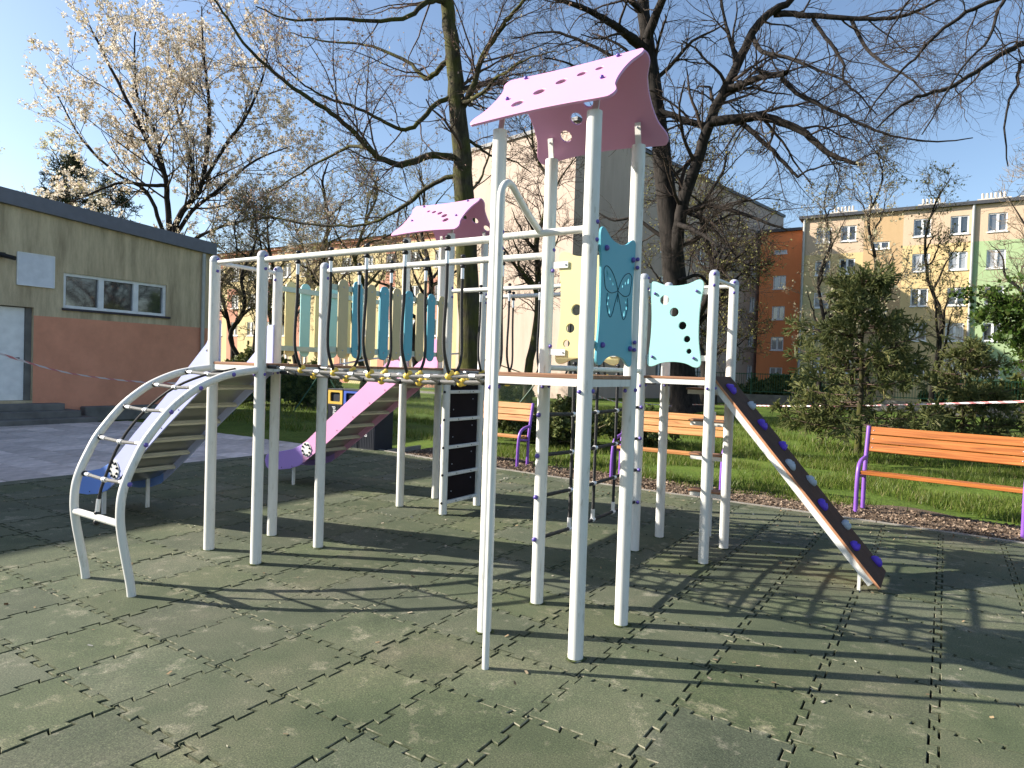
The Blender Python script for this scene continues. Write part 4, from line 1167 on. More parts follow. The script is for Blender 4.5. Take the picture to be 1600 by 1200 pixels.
def hold_mesh(seed, mat):
    r = np.random.default_rng(seed); mb = MB(); mb.ball((0, 0, 0.008), 0.045, 12, 8, (1, 1, .8))
    ph = r.uniform(0, 6, 3)
    V = []
    for (x, y, z) in mb.v:
        a = math.atan2(y, x)
        k = 1 + 0.16 * math.sin(2 * a + ph[0]) + 0.10 * math.sin(3 * a + ph[1])
        z2 = max(z, -0.002)
        if math.hypot(x, y) < 0.014 and z > 0: z2 = z - 0.02
        V.append((x * k * 1.05, y * k, z2 + 0.006 * math.sin(3 * a + ph[2]) * (z > 0.01)))
    mb.v = V
    return mb.mesh('climbing_hold', mat, True, 50)
for k, (u_, v_, pp) in enumerate(HOLD):
    t = (u_ - p0.x) / (p1.x - p0.x)
    o = inst('climbing_hold', hold_mesh(20 + k, M['holdp'] if pp else M['holdg']), rp, (u_, v_, p0.z + (p1.z - p0.z) * t), mR.to_euler())

# step post behind tower R ------------------------------------------------------------------------
st = empty('step_stack'); st.parent = frame; st.matrix_parent_inverse = Matrix.Translation(-Vector(frame.location))
mb = MB(); mb.tube([(3.11, 3.235, -0.03), (3.11, 3.235, 1.2)], 0.024, 12); mb.build('step_post', M['post'], st, True)
for z_, v_ in ((0.42, 3.20), (0.775, 3.17), (1.10, 3.13), (1.40, 3.02)):
    mb = MB(); mb.bevbox(2.93, 3.27, v_ - 0.09, v_ + 0.09, z_ + 0.012, z_ + 0.03, 0.003); t = mb.build('step_tread', M['deck'], st)
    mb = MB(); mb.box(2.945, 3.255, v_ - 0.08, v_ + 0.08, z_ - 0.028, z_ + 0.0115); mb.build('tread_frame', M['post'], st)

# black climbing board with rungs on tower B ---------------------------------------------------------
cb = empty('climbing_board'); cb.parent = frame; cb.matrix_parent_inverse = Matrix.Translation(-Vector(frame.location))
RZ = [1.286, 0.996, 0.704, 0.418, 0.125]
ED = [1.475] + RZ
for k in range(5):
    za, zb = ED[k], ED[k + 1]
    mb = MB(); mb.bevbox(A_ - 0.016, A_ - 0.002, GV + PR, GV + A_ - PR, zb + 0.0, za - 0.002, 0.002); b_ = mb.build('board_panel', M['blackboard'], cb)
    for vv, zz in ((0.13, 0.35), (0.47, 0.72)):
        o = bpy.data.objects.new('small_bolt', sbolt_me); child(o, cb); o.location = (A_ - 0.001, GV + vv, zb + (za - zb) * zz)
for z_ in RZ:
    mb = MB(); mb.bevbox(A_ - 0.004, A_ + 0.030, GV + PR - 0.01, GV + A_ - PR + 0.01, z_ - 0.018, z_ + 0.018, 0.004); b_ = mb.build('board_rung', M['post'], cb)
    for vv in (0.18, 0.43):
        o = bpy.data.objects.new('small_bolt', dbolt_me); child(o, cb); o.location = (A_ + 0.031, GV + vv, z_)
    bolt((A_ + 0.012, GV - 0.043, z_), bbolt_me)

# ------------------------------------------------------------------ benches
def copy_tree(o, parent=None):
    c = o.copy(); COL.objects.link(c)
    if parent is not None:
        c.parent = parent; c.matrix_parent_inverse = o.matrix_parent_inverse.copy()
    for ch in o.children: copy_tree(ch, c)
    return c

def make_bench(wood):
    b = empty('park_bench')
    L = 1.60
    # frames at both ends: front leg with arm curve, rear leg that runs up into the back
    for x in (0.0, L):
        mb = MB()
        mb.tube(catmull([(x, -0.02, -0.05), (x, -0.01, 0.25), (x, 0.01, 0.42), (x, 0.05, 0.52), (x, 0.14, 0.575), (x, 0.27, 0.60), (x, 0.36, 0.61)], 5), 0.0245, 12)
        o = mb.build('leg_frame', M['purpleframe'], b, True)
        mb = MB()
        mb.tube([(x, 0.30, -0.05), (x, 0.31, 0.42), (x, 0.345, 0.60), (x, 0.43, 0.985)], 0.0245, 12)
        o2 = mb.build('back_frame', M['purpleframe'], b, True)
        mb = MB(); mb.tube([(x, 0.0, 0.405), (x, 0.315, 0.375)], 0.018, 10); mb.build('seat_support', M['purpleframe'], b, True)
    for k in range(3):
        y0 = 0.015 + k * 0.118
        mb = MB(); mb.bevbox(0.02, L - 0.02, y0, y0 + 0.105, 0.0, 0.042, 0.005)
        o = mb.build('seat_plank', wood, b); o.location = (0, 0, 0.425 - k * 0.010)
    for k in range(3):
        mb = MB(); mb.bevbox(0.018, L - 0.018, -0.02, 0.02, -0.048, 0.048, 0.005)
        o = mb.build('back_plank', wood, b)
        z_ = 0.725 + k * 0.103
        o.location = (0, 0.365 + (z_ - 0.62) * 0.22, z_); o.rotation_euler = (-0.215, 0, 0)
        for x in (0.06, L - 0.06):
            q = bpy.data.objects.new('small_bolt', sbolt_me); child(q, o); q.location = (x, -0.021, 0)
    return b
b3 = make_bench(M['bench'])
b2 = copy_tree(b3)
b1 = copy_tree(b3)
for b in (b1, b2):
    for ch in b.children:
        if 'plank' in ch.name:
            ch.data = ch.data.copy(); ch.data.materials.clear(); ch.data.materials.append(M['benchpale'])
b3.location = (4.13, 5.74, 0.0); b3.rotation_euler = (0, 0, rad(-8.5))
b2.location = (0.89, 5.86, 0.0); b2.rotation_euler = (0, 0, rad(0.5))
b1.location = (-2.36, 5.84, 0.0); b1.rotation_euler = (0, 0, rad(1.0))
tag(b3, 'orange wooden bench with violet frame nearest the climbing ramp, at the right edge', 'bench', 'benches along the kerb')
tag(b2, 'pale orange bench with violet frame seen behind the net and ramp posts', 'bench', 'benches along the kerb')
tag(b1, 'pale orange bench with violet frame behind the black climbing board', 'bench', 'benches along the kerb')

# ------------------------------------------------------------------ waste sorting bins
def make_bin(u0, topmat, word, label):
    b = empty('waste_bin', (u0 + 0.2, 5.75, 0)); tag(b, label, 'waste bin', 'waste sorting bins by the kerb')
    mb = MB(); mb.bevbox(u0, u0 + 0.405, 5.50, 5.98, -0.04, 0.775, 0.012); mb.build('bin_body', M['bin'], b)
    # ribs on the front
    mb = MB()
    for k in range(9): mb.box(u0 + 0.02 + k * 0.042, u0 + 0.035 + k * 0.042, 5.494, 5.4995, 0.02, 0.765)
    mb.build('front_ribs', M['bin'], b)
    o = curve_mesh('bin_top', [[(0.012, 0), (0.393, 0), (0.393, 0.262), (0.012, 0.262)], [(0.09, 0.045), (0.315, 0.045), (0.335, 0.065), (0.335, 0.2), (0.315, 0.22), (0.09, 0.22), (0.07, 0.2), (0.07, 0.065)]], 0.02, topmat, MX((1, 0, 0), (0, 0, 1), (0, -1, 0), (u0, 5.508, 0.778)))
    child(bpy.data.objects.new('bin_top', o), b)
    mb = MB(); mb.box(u0 + 0.012, u0 + 0.393, 5.53, 5.97, 0.776, 1.04); mb.build('bin_hood', M['bin'], b)
    mb = MB(); mb.bevbox(u0, u0 + 0.405, 5.49, 5.99, 1.041, 1.062, 0.005); mb.build('bin_lid', M['bin'], b)
    t = text_mesh('bin_text', word, 0.125, M['text'], MX((0, 0, -1), (1, 0, 0), (0, -1, 0), (u0 + 0.20, 5.4925, 0.735)))
    child(bpy.data.objects.new('bin_text', t), b)
make_bin(-4.83, M['biny'], 'plastik', 'dark bin with a yellow top opening beyond the pink slide')
make_bin(-4.41, M['binb'], 'papier', 'dark bin with a blue top opening, middle of the three')
make_bin(-3.99, M['bin'], 'zmieszane', 'all dark bin lettered for mixed waste, behind the pink slide')

# ------------------------------------------------------------------ the low building on the left
FU = -12.5
bld = empty('utility_building', (FU, 4, 0))
tag(bld, 'low building with stained olive plaster, brick red base and grey fascia', 'building')
def roof_z(v): return 5.13 - 0.068 * (v - 2.94)

def wall_cells(xs, zs, holes, P, depth, midx=None, mats=None, ztop=None):
    """wall sheet in x,z with rectangular holes and reveals; P maps (x, z, depth) to the world"""
    mb = MB()
    xs = sorted(set(xs)); zs = sorted(set(zs))
    for i in range(len(xs) - 1):
        for j in range(len(zs) - 1):
            cx, cz = (xs[i] + xs[i + 1]) / 2, (zs[j] + zs[j + 1]) / 2
            if any(h[0] < cx < h[1] and h[2] < cz < h[3] for h in holes): continue
            q = [(xs[i], zs[j]), (xs[i + 1], zs[j]), (xs[i + 1], zs[j + 1]), (xs[i], zs[j + 1])]
            if ztop: q = [(x, min(z, ztop(x)) if z < zs[-1] - 1e-6 else ztop(x)) for x, z in q]
            mb.add([P(x, z, 0) for x, z in q], [(0, 1, 2, 3)], midx(cx, cz) if midx else 0)
    for (x0, x1, z0, z1) in holes:
        c = [(x0, z0), (x1, z0), (x1, z1), (x0, z1)]
        m_ = midx((x0 + x1) / 2, (z0 + z1) / 2) if midx else 0
        for k in range(4):
            a, b = c[k], c[(k + 1) % 4]
            mb.add([P(a[0], a[1], 0), P(b[0], b[1], 0), P(b[0], b[1], depth), P(a[0], a[1], depth)], [(0, 1, 2, 3)], m_)
    return mb
P_ = lambda v, z, d: (FU - d, v, z)
V0, V1 = -3.0, 7.95
WIN = (4.22, 6.70, 2.63, 3.46); DOOR = (2.30, 3.62, 0.46, 2.58)
xs = [V0, 2.30, 3.62, 4.22, 6.70, V1]; zs = [-0.1, 0.46, 2.40, 2.58, 2.63, 3.46, 6.0]
mb = wall_cells(xs, zs, [WIN, DOOR], P_, 0.20, lambda x, z: 1 if (z < 2.40 and x > 3.62) else 0, None, lambda v: roof_z(v) - 0.30)
w = mb.build('wall', [M['plaster_olive'], M['plaster_red']], bld)
mb = MB()
mb.add([(FU, V1, -0.1), (FU - 6, V1, -0.1), (FU - 6, V1, roof_z(V1) - .3), (FU, V1, roof_z(V1) - .3)], [(0, 1, 2, 3)])
mb.add([(FU - 6, V0, -0.1), (FU - 6, V1, -0.1), (FU - 6, V1, roof_z(V1) - .3), (FU - 6, V0, roof_z(V0) - .3)], [(0, 1, 2, 3)])
mb.build('side_wall', M['plaster_olive'], bld)
mb = MB()
f0 = lambda v: roof_z(v)
mb.add([(FU + 0.12, V0, f0(V0) - .33), (FU + 0.12, V1 + .1, f0(V1) - .33), (FU + 0.12, V1 + .1, f0(V1)), (FU + 0.12, V0, f0(V0)),
        (FU - 6.1, V0, f0(V0) - .33), (FU - 6.1, V1 + .1, f0(V1) - .33), (FU - 6.1, V1 + .1, f0(V1)), (FU - 6.1, V0, f0(V0))],
       [(0, 1, 2, 3), (4, 7, 6, 5), (1, 5, 6, 2), (3, 2, 6, 7), (0, 4, 5, 1), (0, 3, 7, 4)])
rf = mb.build('roof', M['fascia'], bld)
mb = MB(); mb.tube([(FU - 2.2, 5.7, 4.8), (FU - 2.2, 5.7, 5.25)], 0.16, 14); mb.tube([(FU - 2.2, 5.7, 5.25), (FU - 2.2, 5.7, 5.32)], 0.24, 14); mb.build('roof_vent', M['pipe'], rf, True)
# window with three lights
def window_frame(P, x0, x1, z0, z1, cuts, parent, fw=0.06, sill=None, dpt=0.10):
    mb = MB()
    def bar(a, b, c, d):
        vs = [P(a, c, dpt - 0.05), P(b, c, dpt - 0.05), P(b, d, dpt - 0.05), P(a, d, dpt - 0.05), P(a, c, dpt + 0.02), P(b, c, dpt + 0.02), P(b, d, dpt + 0.02), P(a, d, dpt + 0.02)]
        mb.add(vs, [(0, 1, 2, 3), (4, 7, 6, 5), (0, 4, 5, 1), (1, 5, 6, 2), (2, 6, 7, 3), (3, 7, 4, 0)])
    bar(x0, x1, z0, z0 + fw); bar(x0, x1, z1 - fw, z1); bar(x0, x0 + fw, z0 + fw, z1 - fw); bar(x1 - fw, x1, z0 + fw, z1 - fw)
    for c in cuts: bar(c - fw * 0.9, c + fw * 0.9, z0 + fw, z1 - fw)
    return mb
mb = window_frame(P_, WIN[0], WIN[1], WIN[2], WIN[3], [5.08, 5.92], bld, 0.07)
wi = mb.build('window', M['pvc'], bld)
for a, b in ((4.22, 5.08), (5.08, 5.92), (5.92, 6.70)):
    mb = MB(); mb.add([P_(a + .01, WIN[2] + .01, .12), P_(b - .01, WIN[2] + .01, .12), P_(b - .01, WIN[3] - .01, .12), P_(a + .01, WIN[3] - .01, .12)], [(0, 1, 2, 3)]); mb.build('pane', M['glass'], wi)
mb = MB(); mb.box(FU - 0.15, FU + 0.07, WIN[0] - .03, WIN[1] + .08, WIN[2] - 0.055, WIN[2] - 0.003); mb.build('sill', M['sill'], wi)
mb = MB(); mb.box(FU - 0.19, FU - 0.14, DOOR[0] + .01, DOOR[1] - .13, DOOR[2] + .005, DOOR[3] - .02); dr_ = mb.build('door', M['door'], bld)
mb = MB(); mb.tube([(FU - 0.14, DOOR[1] - .24, 1.42), (FU - 0.08, DOOR[1] - .24, 1.42), (FU - 0.08, DOOR[1] - .38, 1.42)], 0.014, 8); mb.build('handle', M['blackp'], dr_, True)
mb = MB(); mb.box(FU - 0.195, FU - 0.10, DOOR[1] - .125, DOOR[1] - .002, DOOR[2] + .005, DOOR[3] - .005); mb.build('door_jamb', M['concrete'], dr_)
mb = MB(); mb.box(FU + 0.012, FU + 0.045, 3.28, 4.0, 3.07, 3.78); sg_ = mb.build('blank_sign', M['whiteboard'], bld)
mb = MB()
for (a, b, c, d) in ((3.27, 4.01, 3.055, 3.075), (3.27, 4.01, 3.775, 3.795), (3.265, 3.285, 3.07, 3.78), (3.995, 4.015, 3.07, 3.78)): mb.box(FU + 0.008, FU + 0.055, a, b, c, d)
mb.build('sign_frame', M['pvc'], sg_)
mb = MB(); mb.box(FU, FU + 0.12, 2.80, 3.02, 3.62, 3.72); mb.tube([(FU + 0.10, 2.96, 3.66), (FU + 0.32, 3.12, 3.60)], 0.05, 10); mb.build('wall_lamp', M['blackp'], bld)
for k in range(3):
    mb = MB(); mb.bevbox(FU + 0.003, FU + 0.95 - 0.30 * k, -1.0, 4.15 + 0.22 * (2 - k), -0.06 + 0.15 * k + (0.002 if k else 0), 0.10 + 0.15 * k, 0.012)
    mb.build('step', M['concrete'], bld)
mb = MB(); mb.bevbox(FU + 0.003, FU + 0.28, 4.62, V1, -0.06, 0.30, 0.02); mb.build('plinth', M['concrete'], bld)
mb = MB(); mb.tube([(FU + 0.07, 7.7, -0.05), (FU + 0.07, 7.7, 4.45)], 0.05, 10); mb.build('downpipe', M['pipe'], bld, True)
# taller part of the same building, further left
TV = -1.0
mb = MB(); mb.box(FU - 9, FU + 0.02, -22, TV, -0.1, 7.02); tw = mb.build('tall_wing', M['plaster_olive'], bld)
mb = MB(); mb.box(FU - 9.1, FU + 0.14, -22.1, TV + 0.1, 7.021, 7.28); mb.build('tall_roof', M['fascia'], tw)

# ------------------------------------------------------------------ apartment blocks
def frame_axes(o, ang):
    c, s = math.cos(ang), math.sin(ang)
    def P(x, z, d):          # x along the facade, d inwards
        return (o[0] + x * c - d * s, o[1] + x * s + d * c, z)
    return P

def block(name, label, o, ang, W, H, D, wins, midx, mats, split=None, roofmat=None, sillmat=None, cutfrac=0.5, roofover=0.25, endw=None):
    P = frame_axes(o, ang)
    b = empty(name, (o[0], o[1], 0)); tag(b, label, 'apartment block')
    xs = [0, W] + [w[0] for w in wins] + [w[1] for w in wins] + (split[0] if split else [])
    zs = [-0.3, H] + [w[2] for w in wins] + [w[3] for w in wins] + (split[1] if split else [])
    mb = wall_cells(xs, zs, wins, P, 0.16, midx)
    mb.build('facade', mats, b)
    mb = MB()
    for (x0, x1, d0, d1) in ((0, 0, 0, D), (W, W, 0, D), (0, W, D, D)):
        mb.add([P(x0, -0.3, d0), P(x1, -0.3, d1), P(x1, H, d1), P(x0, H, d0)], [(0, 1, 2, 3)])
    mb.build('end_walls', endw or mats[0], b)
    vs = [P(-roofover, H + 0.002, -roofover), P(W + roofover, H + 0.002, -roofover), P(W + roofover, H + 0.002, D + roofover), P(-roofover, H + 0.002, D + roofover)]
    vs += [(v[0], v[1], H + 0.22) for v in vs]
    mb = MB(); mb.add(vs, [(0, 3, 2, 1), (4, 5, 6, 7), (0, 1, 5, 4), (1, 2, 6, 5), (2, 3, 7, 6), (3, 0, 4, 7)])
    r = mb.build('roof', roofmat or M['roofmetal'], b)
    for (x0, x1, z0, z1) in wins:
        mb = window_frame(P, x0, x1, z0, z1, [x0 + (x1 - x0) * (cutfrac if (x1 - x0) > 0.7 else 0.5)] if (x1 - x0) > 0.6 else [], b, 0.075)
        w_ = mb.build('window', M['pvc'], b)
        mb = MB(); mb.add([P(x0 + .01, z0 + .01, .12), P(x1 - .01, z0 + .01, .12), P(x1 - .01, z1 - .01, .12), P(x0 + .01, z1 - .01, .12)], [(0, 1, 2, 3)]); mb.build('pane', M[random.choice(['glass', 'glass', 'glass2', 'glass3'])], w_)
        mb = MB(); vs = [P(x0 - .05, z0 - .07, -.06), P(x1 + .05, z0 - .07, -.06), P(x1 + .05, z0 - .002, -.06), P(x0 - .05, z0 - .002, -.06), P(x0 - .05, z0 - .07, .1), P(x1 + .05, z0 - .07, .1), P(x1 + .05, z0 - .002, .1), P(x0 - .05, z0 - .002, .1)]
        mb.add(vs, [(0, 1, 2, 3), (4, 7, 6, 5), (0, 4, 5, 1), (1, 5, 6, 2), (2, 6, 7, 3), (3, 7, 4, 0)]); mb.build('sill', M['pvc'], w_)
    return b, P, r

# right hand block (peach / yellow / green)
RO = (-4.36, 50.0); RW = 22.0; RH = 13.25
cols = [0.95, 2.85, 5.15, 7.15, 9.05, 11.15, 13.3, 15.5]
wins = []
for x in (0.95, 2.55):
    for k in range(5): wins.append((x, x + 1.0, 11.45 - 2.36 * k, 12.55 - 2.36 * k))
for k in range(4): wins.append((4.55, 5.65, 10.75 - 2.36 * k, 11.25 - 2.36 * k))
for x in (7.05, 9.15, 11.2, 13.2, 15.4):
    for k in range(5): wins.append((x, x + 1.02, 11.42 - 2.36 * k, 12.62 - 2.36 * k))
def rmid(x, z):
    if x < 6.45 and x > 4.05: return 3
    if x < 4.05: return 0 if z > 10.6 else (2 if z < 8.3 else 1)
    if x < 10.45: return 0 if z > 10.85 else 1
    return 0 if z > 10.85 else 4
rb, RP, rroof = block('yellow_apartment_block', 'yellow, peach and green apartment block behind the spruce', RO, 0.0, RW, RH, 10, wins, rmid,
                      [M['w_peach'], M['w_yellow'], M['w_sand'], M['w_tan'], M['w_green']], ([4.05, 6.45, 10.45], [10.85, 10.6, 8.3]))
for x in (0.12, 10.42):
    mb = MB(); mb.tube([RP(x, -0.1, -0.10), RP(x, RH, -0.10)], 0.085, 10); mb.build('downpipe', M['pipe'], rb, True)
for x0, nst in ((1.9, 6), (4.2, 3), (7.5, 5), (10.9, 6), (13.2, 6), (16.5, 6)):
    mb = MB(); vs0 = RP(x0, 0, 1.2)
    mb.box(vs0[0] - 0.3, vs0[0] + nst * 0.24 + 0.1, vs0[1], vs0[1] + 0.8, RH + 0.2, RH + 0.62); st_ = mb.build('chimney', M['chim'], rroof)
    mb = MB()
    for k in range(nst): mb.tube([(vs0[0] + k * 0.24, vs0[1] + 0.4, RH + 0.62), (vs0[0] + k * 0.24, vs0[1] + 0.4, RH + 1.05)], 0.075, 8)
    mb.build('vent_pipes', M['chim'], rroof, True)
    mb = MB(); mb.box(vs0[0] - 1.6, vs0[0] - 0.4, vs0[1] + 0.1, vs0[1] + 0.9, RH + 0.2, RH + 0.5); mb.build('roof_hatch', M['roofmetal'], rroof)
# set back orange bay
wins = []
for k in range(5): wins.append((1.05, 2.0, 10.95 - 2.42 * k if k else 11.3, 12.0 - 2.42 * k if k else 11.6))
ob, OP, _ = block('orange_stair_bay', 'narrow orange red block between the grey and yellow blocks', (-7.9, 52.6), 0.0, 3.4, 13.0, 6, [w for i, w in enumerate(wins)], None, [M['w_orange']])

# tall beige block whose lit gable stands behind the tower
GO = (-12.66, 29.69); GA = rad(79.2); GW = 28.6; GH = 15.3
GP = frame_axes(GO, GA)
wins = []
for k in range(4):
    for x in (9.0, 14.0, 19.0, 22.6, 25.6): wins.append((x, x + 0.95, 1.2 + 2.75 * k, 2.45 + 2.75 * k))
gb, GPf, _ = block('beige_apartment_block', 'tall pinkish beige block with a blank sunlit gable behind the tower', GO, GA, GW, GH, 9.5, wins, None, [M['w_beige']], roofover=0.12, cutfrac=0.5)

# long block far left with salmon bands
LO = (-60.0, 35.0)
wins = []
r_ = random.Random(3)
for i in range(15):
    for k in range(4):
        x = 1.2 + i * 2.45
        wins.append((x, x + 1.05, 1.2 + 2.55 * k, 2.45 + 2.55 * k))
def lmid(x, z):
    q = (x % 4.9)
    if z > 10.9: return 1
    return 1 if (q > 3.0 and z < 8.1) or (0.9 < (x + 2.2) % 7.3 < 2.2) else 0
sx = [k * 2.45 + d for k in range(16) for d in (0.5, 3.0 - 2.45)]
lb, LP, lr = block('salmon_apartment_block', 'long straw and salmon coloured block with red roof behind bare trees', LO, 0.0, 38.5, 11.25, 10, wins, lmid, [M['w_straw'], M['w_pinkred']], (sorted(set(round(s, 2) for s in sx if 0 < s < 38)), [8.1, 10.9]), M['w_pinkred'])
mb = MB()
vs = [LP(-.3, 11.47, -.4), LP(38.8, 11.47, -.4), LP(38.8, 11.47, 10.4), LP(-.3, 11.47, 10.4), LP(-.3, 12.85, 5), LP(38.8, 12.85, 5)]
mb.add(vs, [(0, 1, 5, 4), (2, 3, 4, 5), (1, 2, 5), (3, 0, 4)]); mb.build('roof_tiles', M['roofred'], lr)

# ------------------------------------------------------------------ fences
def bar_fence(name, label, p0, p1, base=0.62, top=1.75, pitch=0.13):
    f = empty(name, (p0[0], p0[1], 0)); tag(f, label, 'fence')
    p0, p1 = Vector((*p0, 0)), Vector((*p1, 0)); L = (p1 - p0).length; d = (p1 - p0) / L
    mb = MB(); mb.beam(p0 + Vector((0, 0, base / 2 - 0.15)), p1 + Vector((0, 0, base / 2 - 0.15)), 0.25, base + 0.1); mb.build('low_wall', M['concrete'], f)
    n_ = int(L / 2.1)
    for k in range(n_ + 1):
        q = p0 + d * (L * k / n_); mb = MB(); mb.beam(q + Vector((0, 0, base - .2)), q + Vector((0, 0, top + .05)), 0.07, 0.07); mb.build('fence_post', M['fgreen'], f)
    for z_ in (base + 0.08, top - 0.05):
        mb = MB(); mb.beam(p0 + Vector((0, 0, z_)), p1 + Vector((0, 0, z_)), 0.03, 0.045); mb.build('fence_rail', M['fgreen'], f)
    mb = MB()
    for k in range(int(L / pitch)):
        q = p0 + d * (k * pitch + 0.06); mb.beam(q + Vector((0, 0, base + 0.02)), q + Vector((0, 0, top)), 0.022, 0.022)
    o = mb.build('fence_bars', M['fgreen'], f); o['kind'] = 'stuff'
bar_fence('bar_fence', 'green metal bar fence on a low concrete wall beside the spruce', (-9.0, 36.6), (9.0, 37.6))
bar_fence('bar_fence', 'dark bar fence in front of the sunlit beige gable', (-24.0, 27.5), (-12.5, 25.4), 0.15, 1.35, 0.14)

def chain_fence(label, p0, p1, h=1.5, brace=True):
    f = empty('chain_link_fence', (p0[0], p0[1], 0)); tag(f, label, 'fence')
    p0, p1 = Vector((*p0, -0.05)), Vector((*p1, -0.05)); L = (p1 - p0).length; d = (p1 - p0) / L
    n_ = max(2, int(round(L / 2.4)))
    for k in range(n_ + 1):
        q = p0 + d * (L * k / n_); mb = MB(); mb.tube([q, q + Vector((0, 0, h + 0.1))], 0.024, 8); mb.build('fence_post', M['fgreen'], f, True)
    for q, s in ((p0, 1), (p1, -1)):
        mb = MB(); mb.tube([q + Vector((0, 0, h * 0.9)), q + d * (s * 1.1)], 0.02, 8); mb.build('fence_brace', M['fgreen'], f, True)
    V = []; F = []
    g = 0.085
    seg = []
    nn_ = int((L + h) / g)
    for k in range(nn_):
        x = k * g
        a = (min(x, L), max(0, x - L)); b = (max(0, x - h), min(h, x))
        seg.append((a, b))
        seg.append(((L - a[0], a[1]), (L - b[0], b[1])))
    for (a, b) in seg:
        A = p0 + d * a[0] + Vector((0, 0, a[1])); B = p0 + d * b[0] + Vector((0, 0, b[1]))
        if (A - B).length < 0.02: continue
        w = 0.0022; nrm_ = Vector((-d.y, d.x, 0))
        i0 = len(V)
        for p in (A, B):
            V += [p + nrm_ * w, p + Vector((0, 0, w)) * 1.2 - nrm_ * w, p - Vector((0, 0, w)) * 1.2 - nrm_ * w]
        F += [(i0, i0 + 1, i0 + 4, i0 + 3), (i0 + 1, i0 + 2, i0 + 5, i0 + 4), (i0 + 2, i0, i0 + 3, i0 + 5)]
    me = np_mesh('wire_mesh', np.array([tuple(v) for v in V]), np.array(F), M['fgreen'])
    o = child(bpy.data.objects.new('wire_mesh', me), f); o['kind'] = 'stuff'
chain_fence('green chain link fence across the lawn beyond the bins', (-12.2, 11.9), (-4.4, 12.6))
chain_fence('green chain link fence beside the low building', (-12.3, 8.6), (-12.2, 11.8))

# ------------------------------------------------------------------ barrier tape
def tape(name, label, pts, w=0.034):
    c = catmull(pts, 14)
    V = []; UVs = []; L = 0
    for i, p in enumerate(c):
        p = Vector(p)
        if i: L += (p - Vector(c[i - 1])).length
        tw_ = 0.35 * math.sin(L * 0.9) + 0.5 * math.sin(L * 0.31 + 1)
        t = (Vector(c[min(i + 1, len(c) - 1)]) - Vector(c[max(i - 1, 0)])).normalized()
        side = t.cross(Vector((0, 0, 1))).normalized(); up = side.cross(t)
        dv = up * math.cos(tw_) + side * math.sin(tw_)
        V += [tuple(p - dv * w / 2), tuple(p + dv * w / 2)]; UVs += [(L / 0.32, 0), (L / 0.32, 0.35)]
    F = [(2 * i, 2 * i + 2, 2 * i + 3, 2 * i + 1) for i in range(len(c) - 1)]
    me = np_mesh(name, np.array(V), np.array(F), M['tape'], True)
    uv = me.uv_layers.new(name='UVMap')
    idx = np.zeros(len(me.loops), np.int32); me.loops.foreach_get('vertex_index', idx)
    uv.data.foreach_set('uv', np.array(UVs, np.float32)[idx].ravel())
    o = bpy.data.objects.new(name, me); COL.objects.link(o); tag(o, label, 'barrier tape', 'barrier tapes tied round the playground')

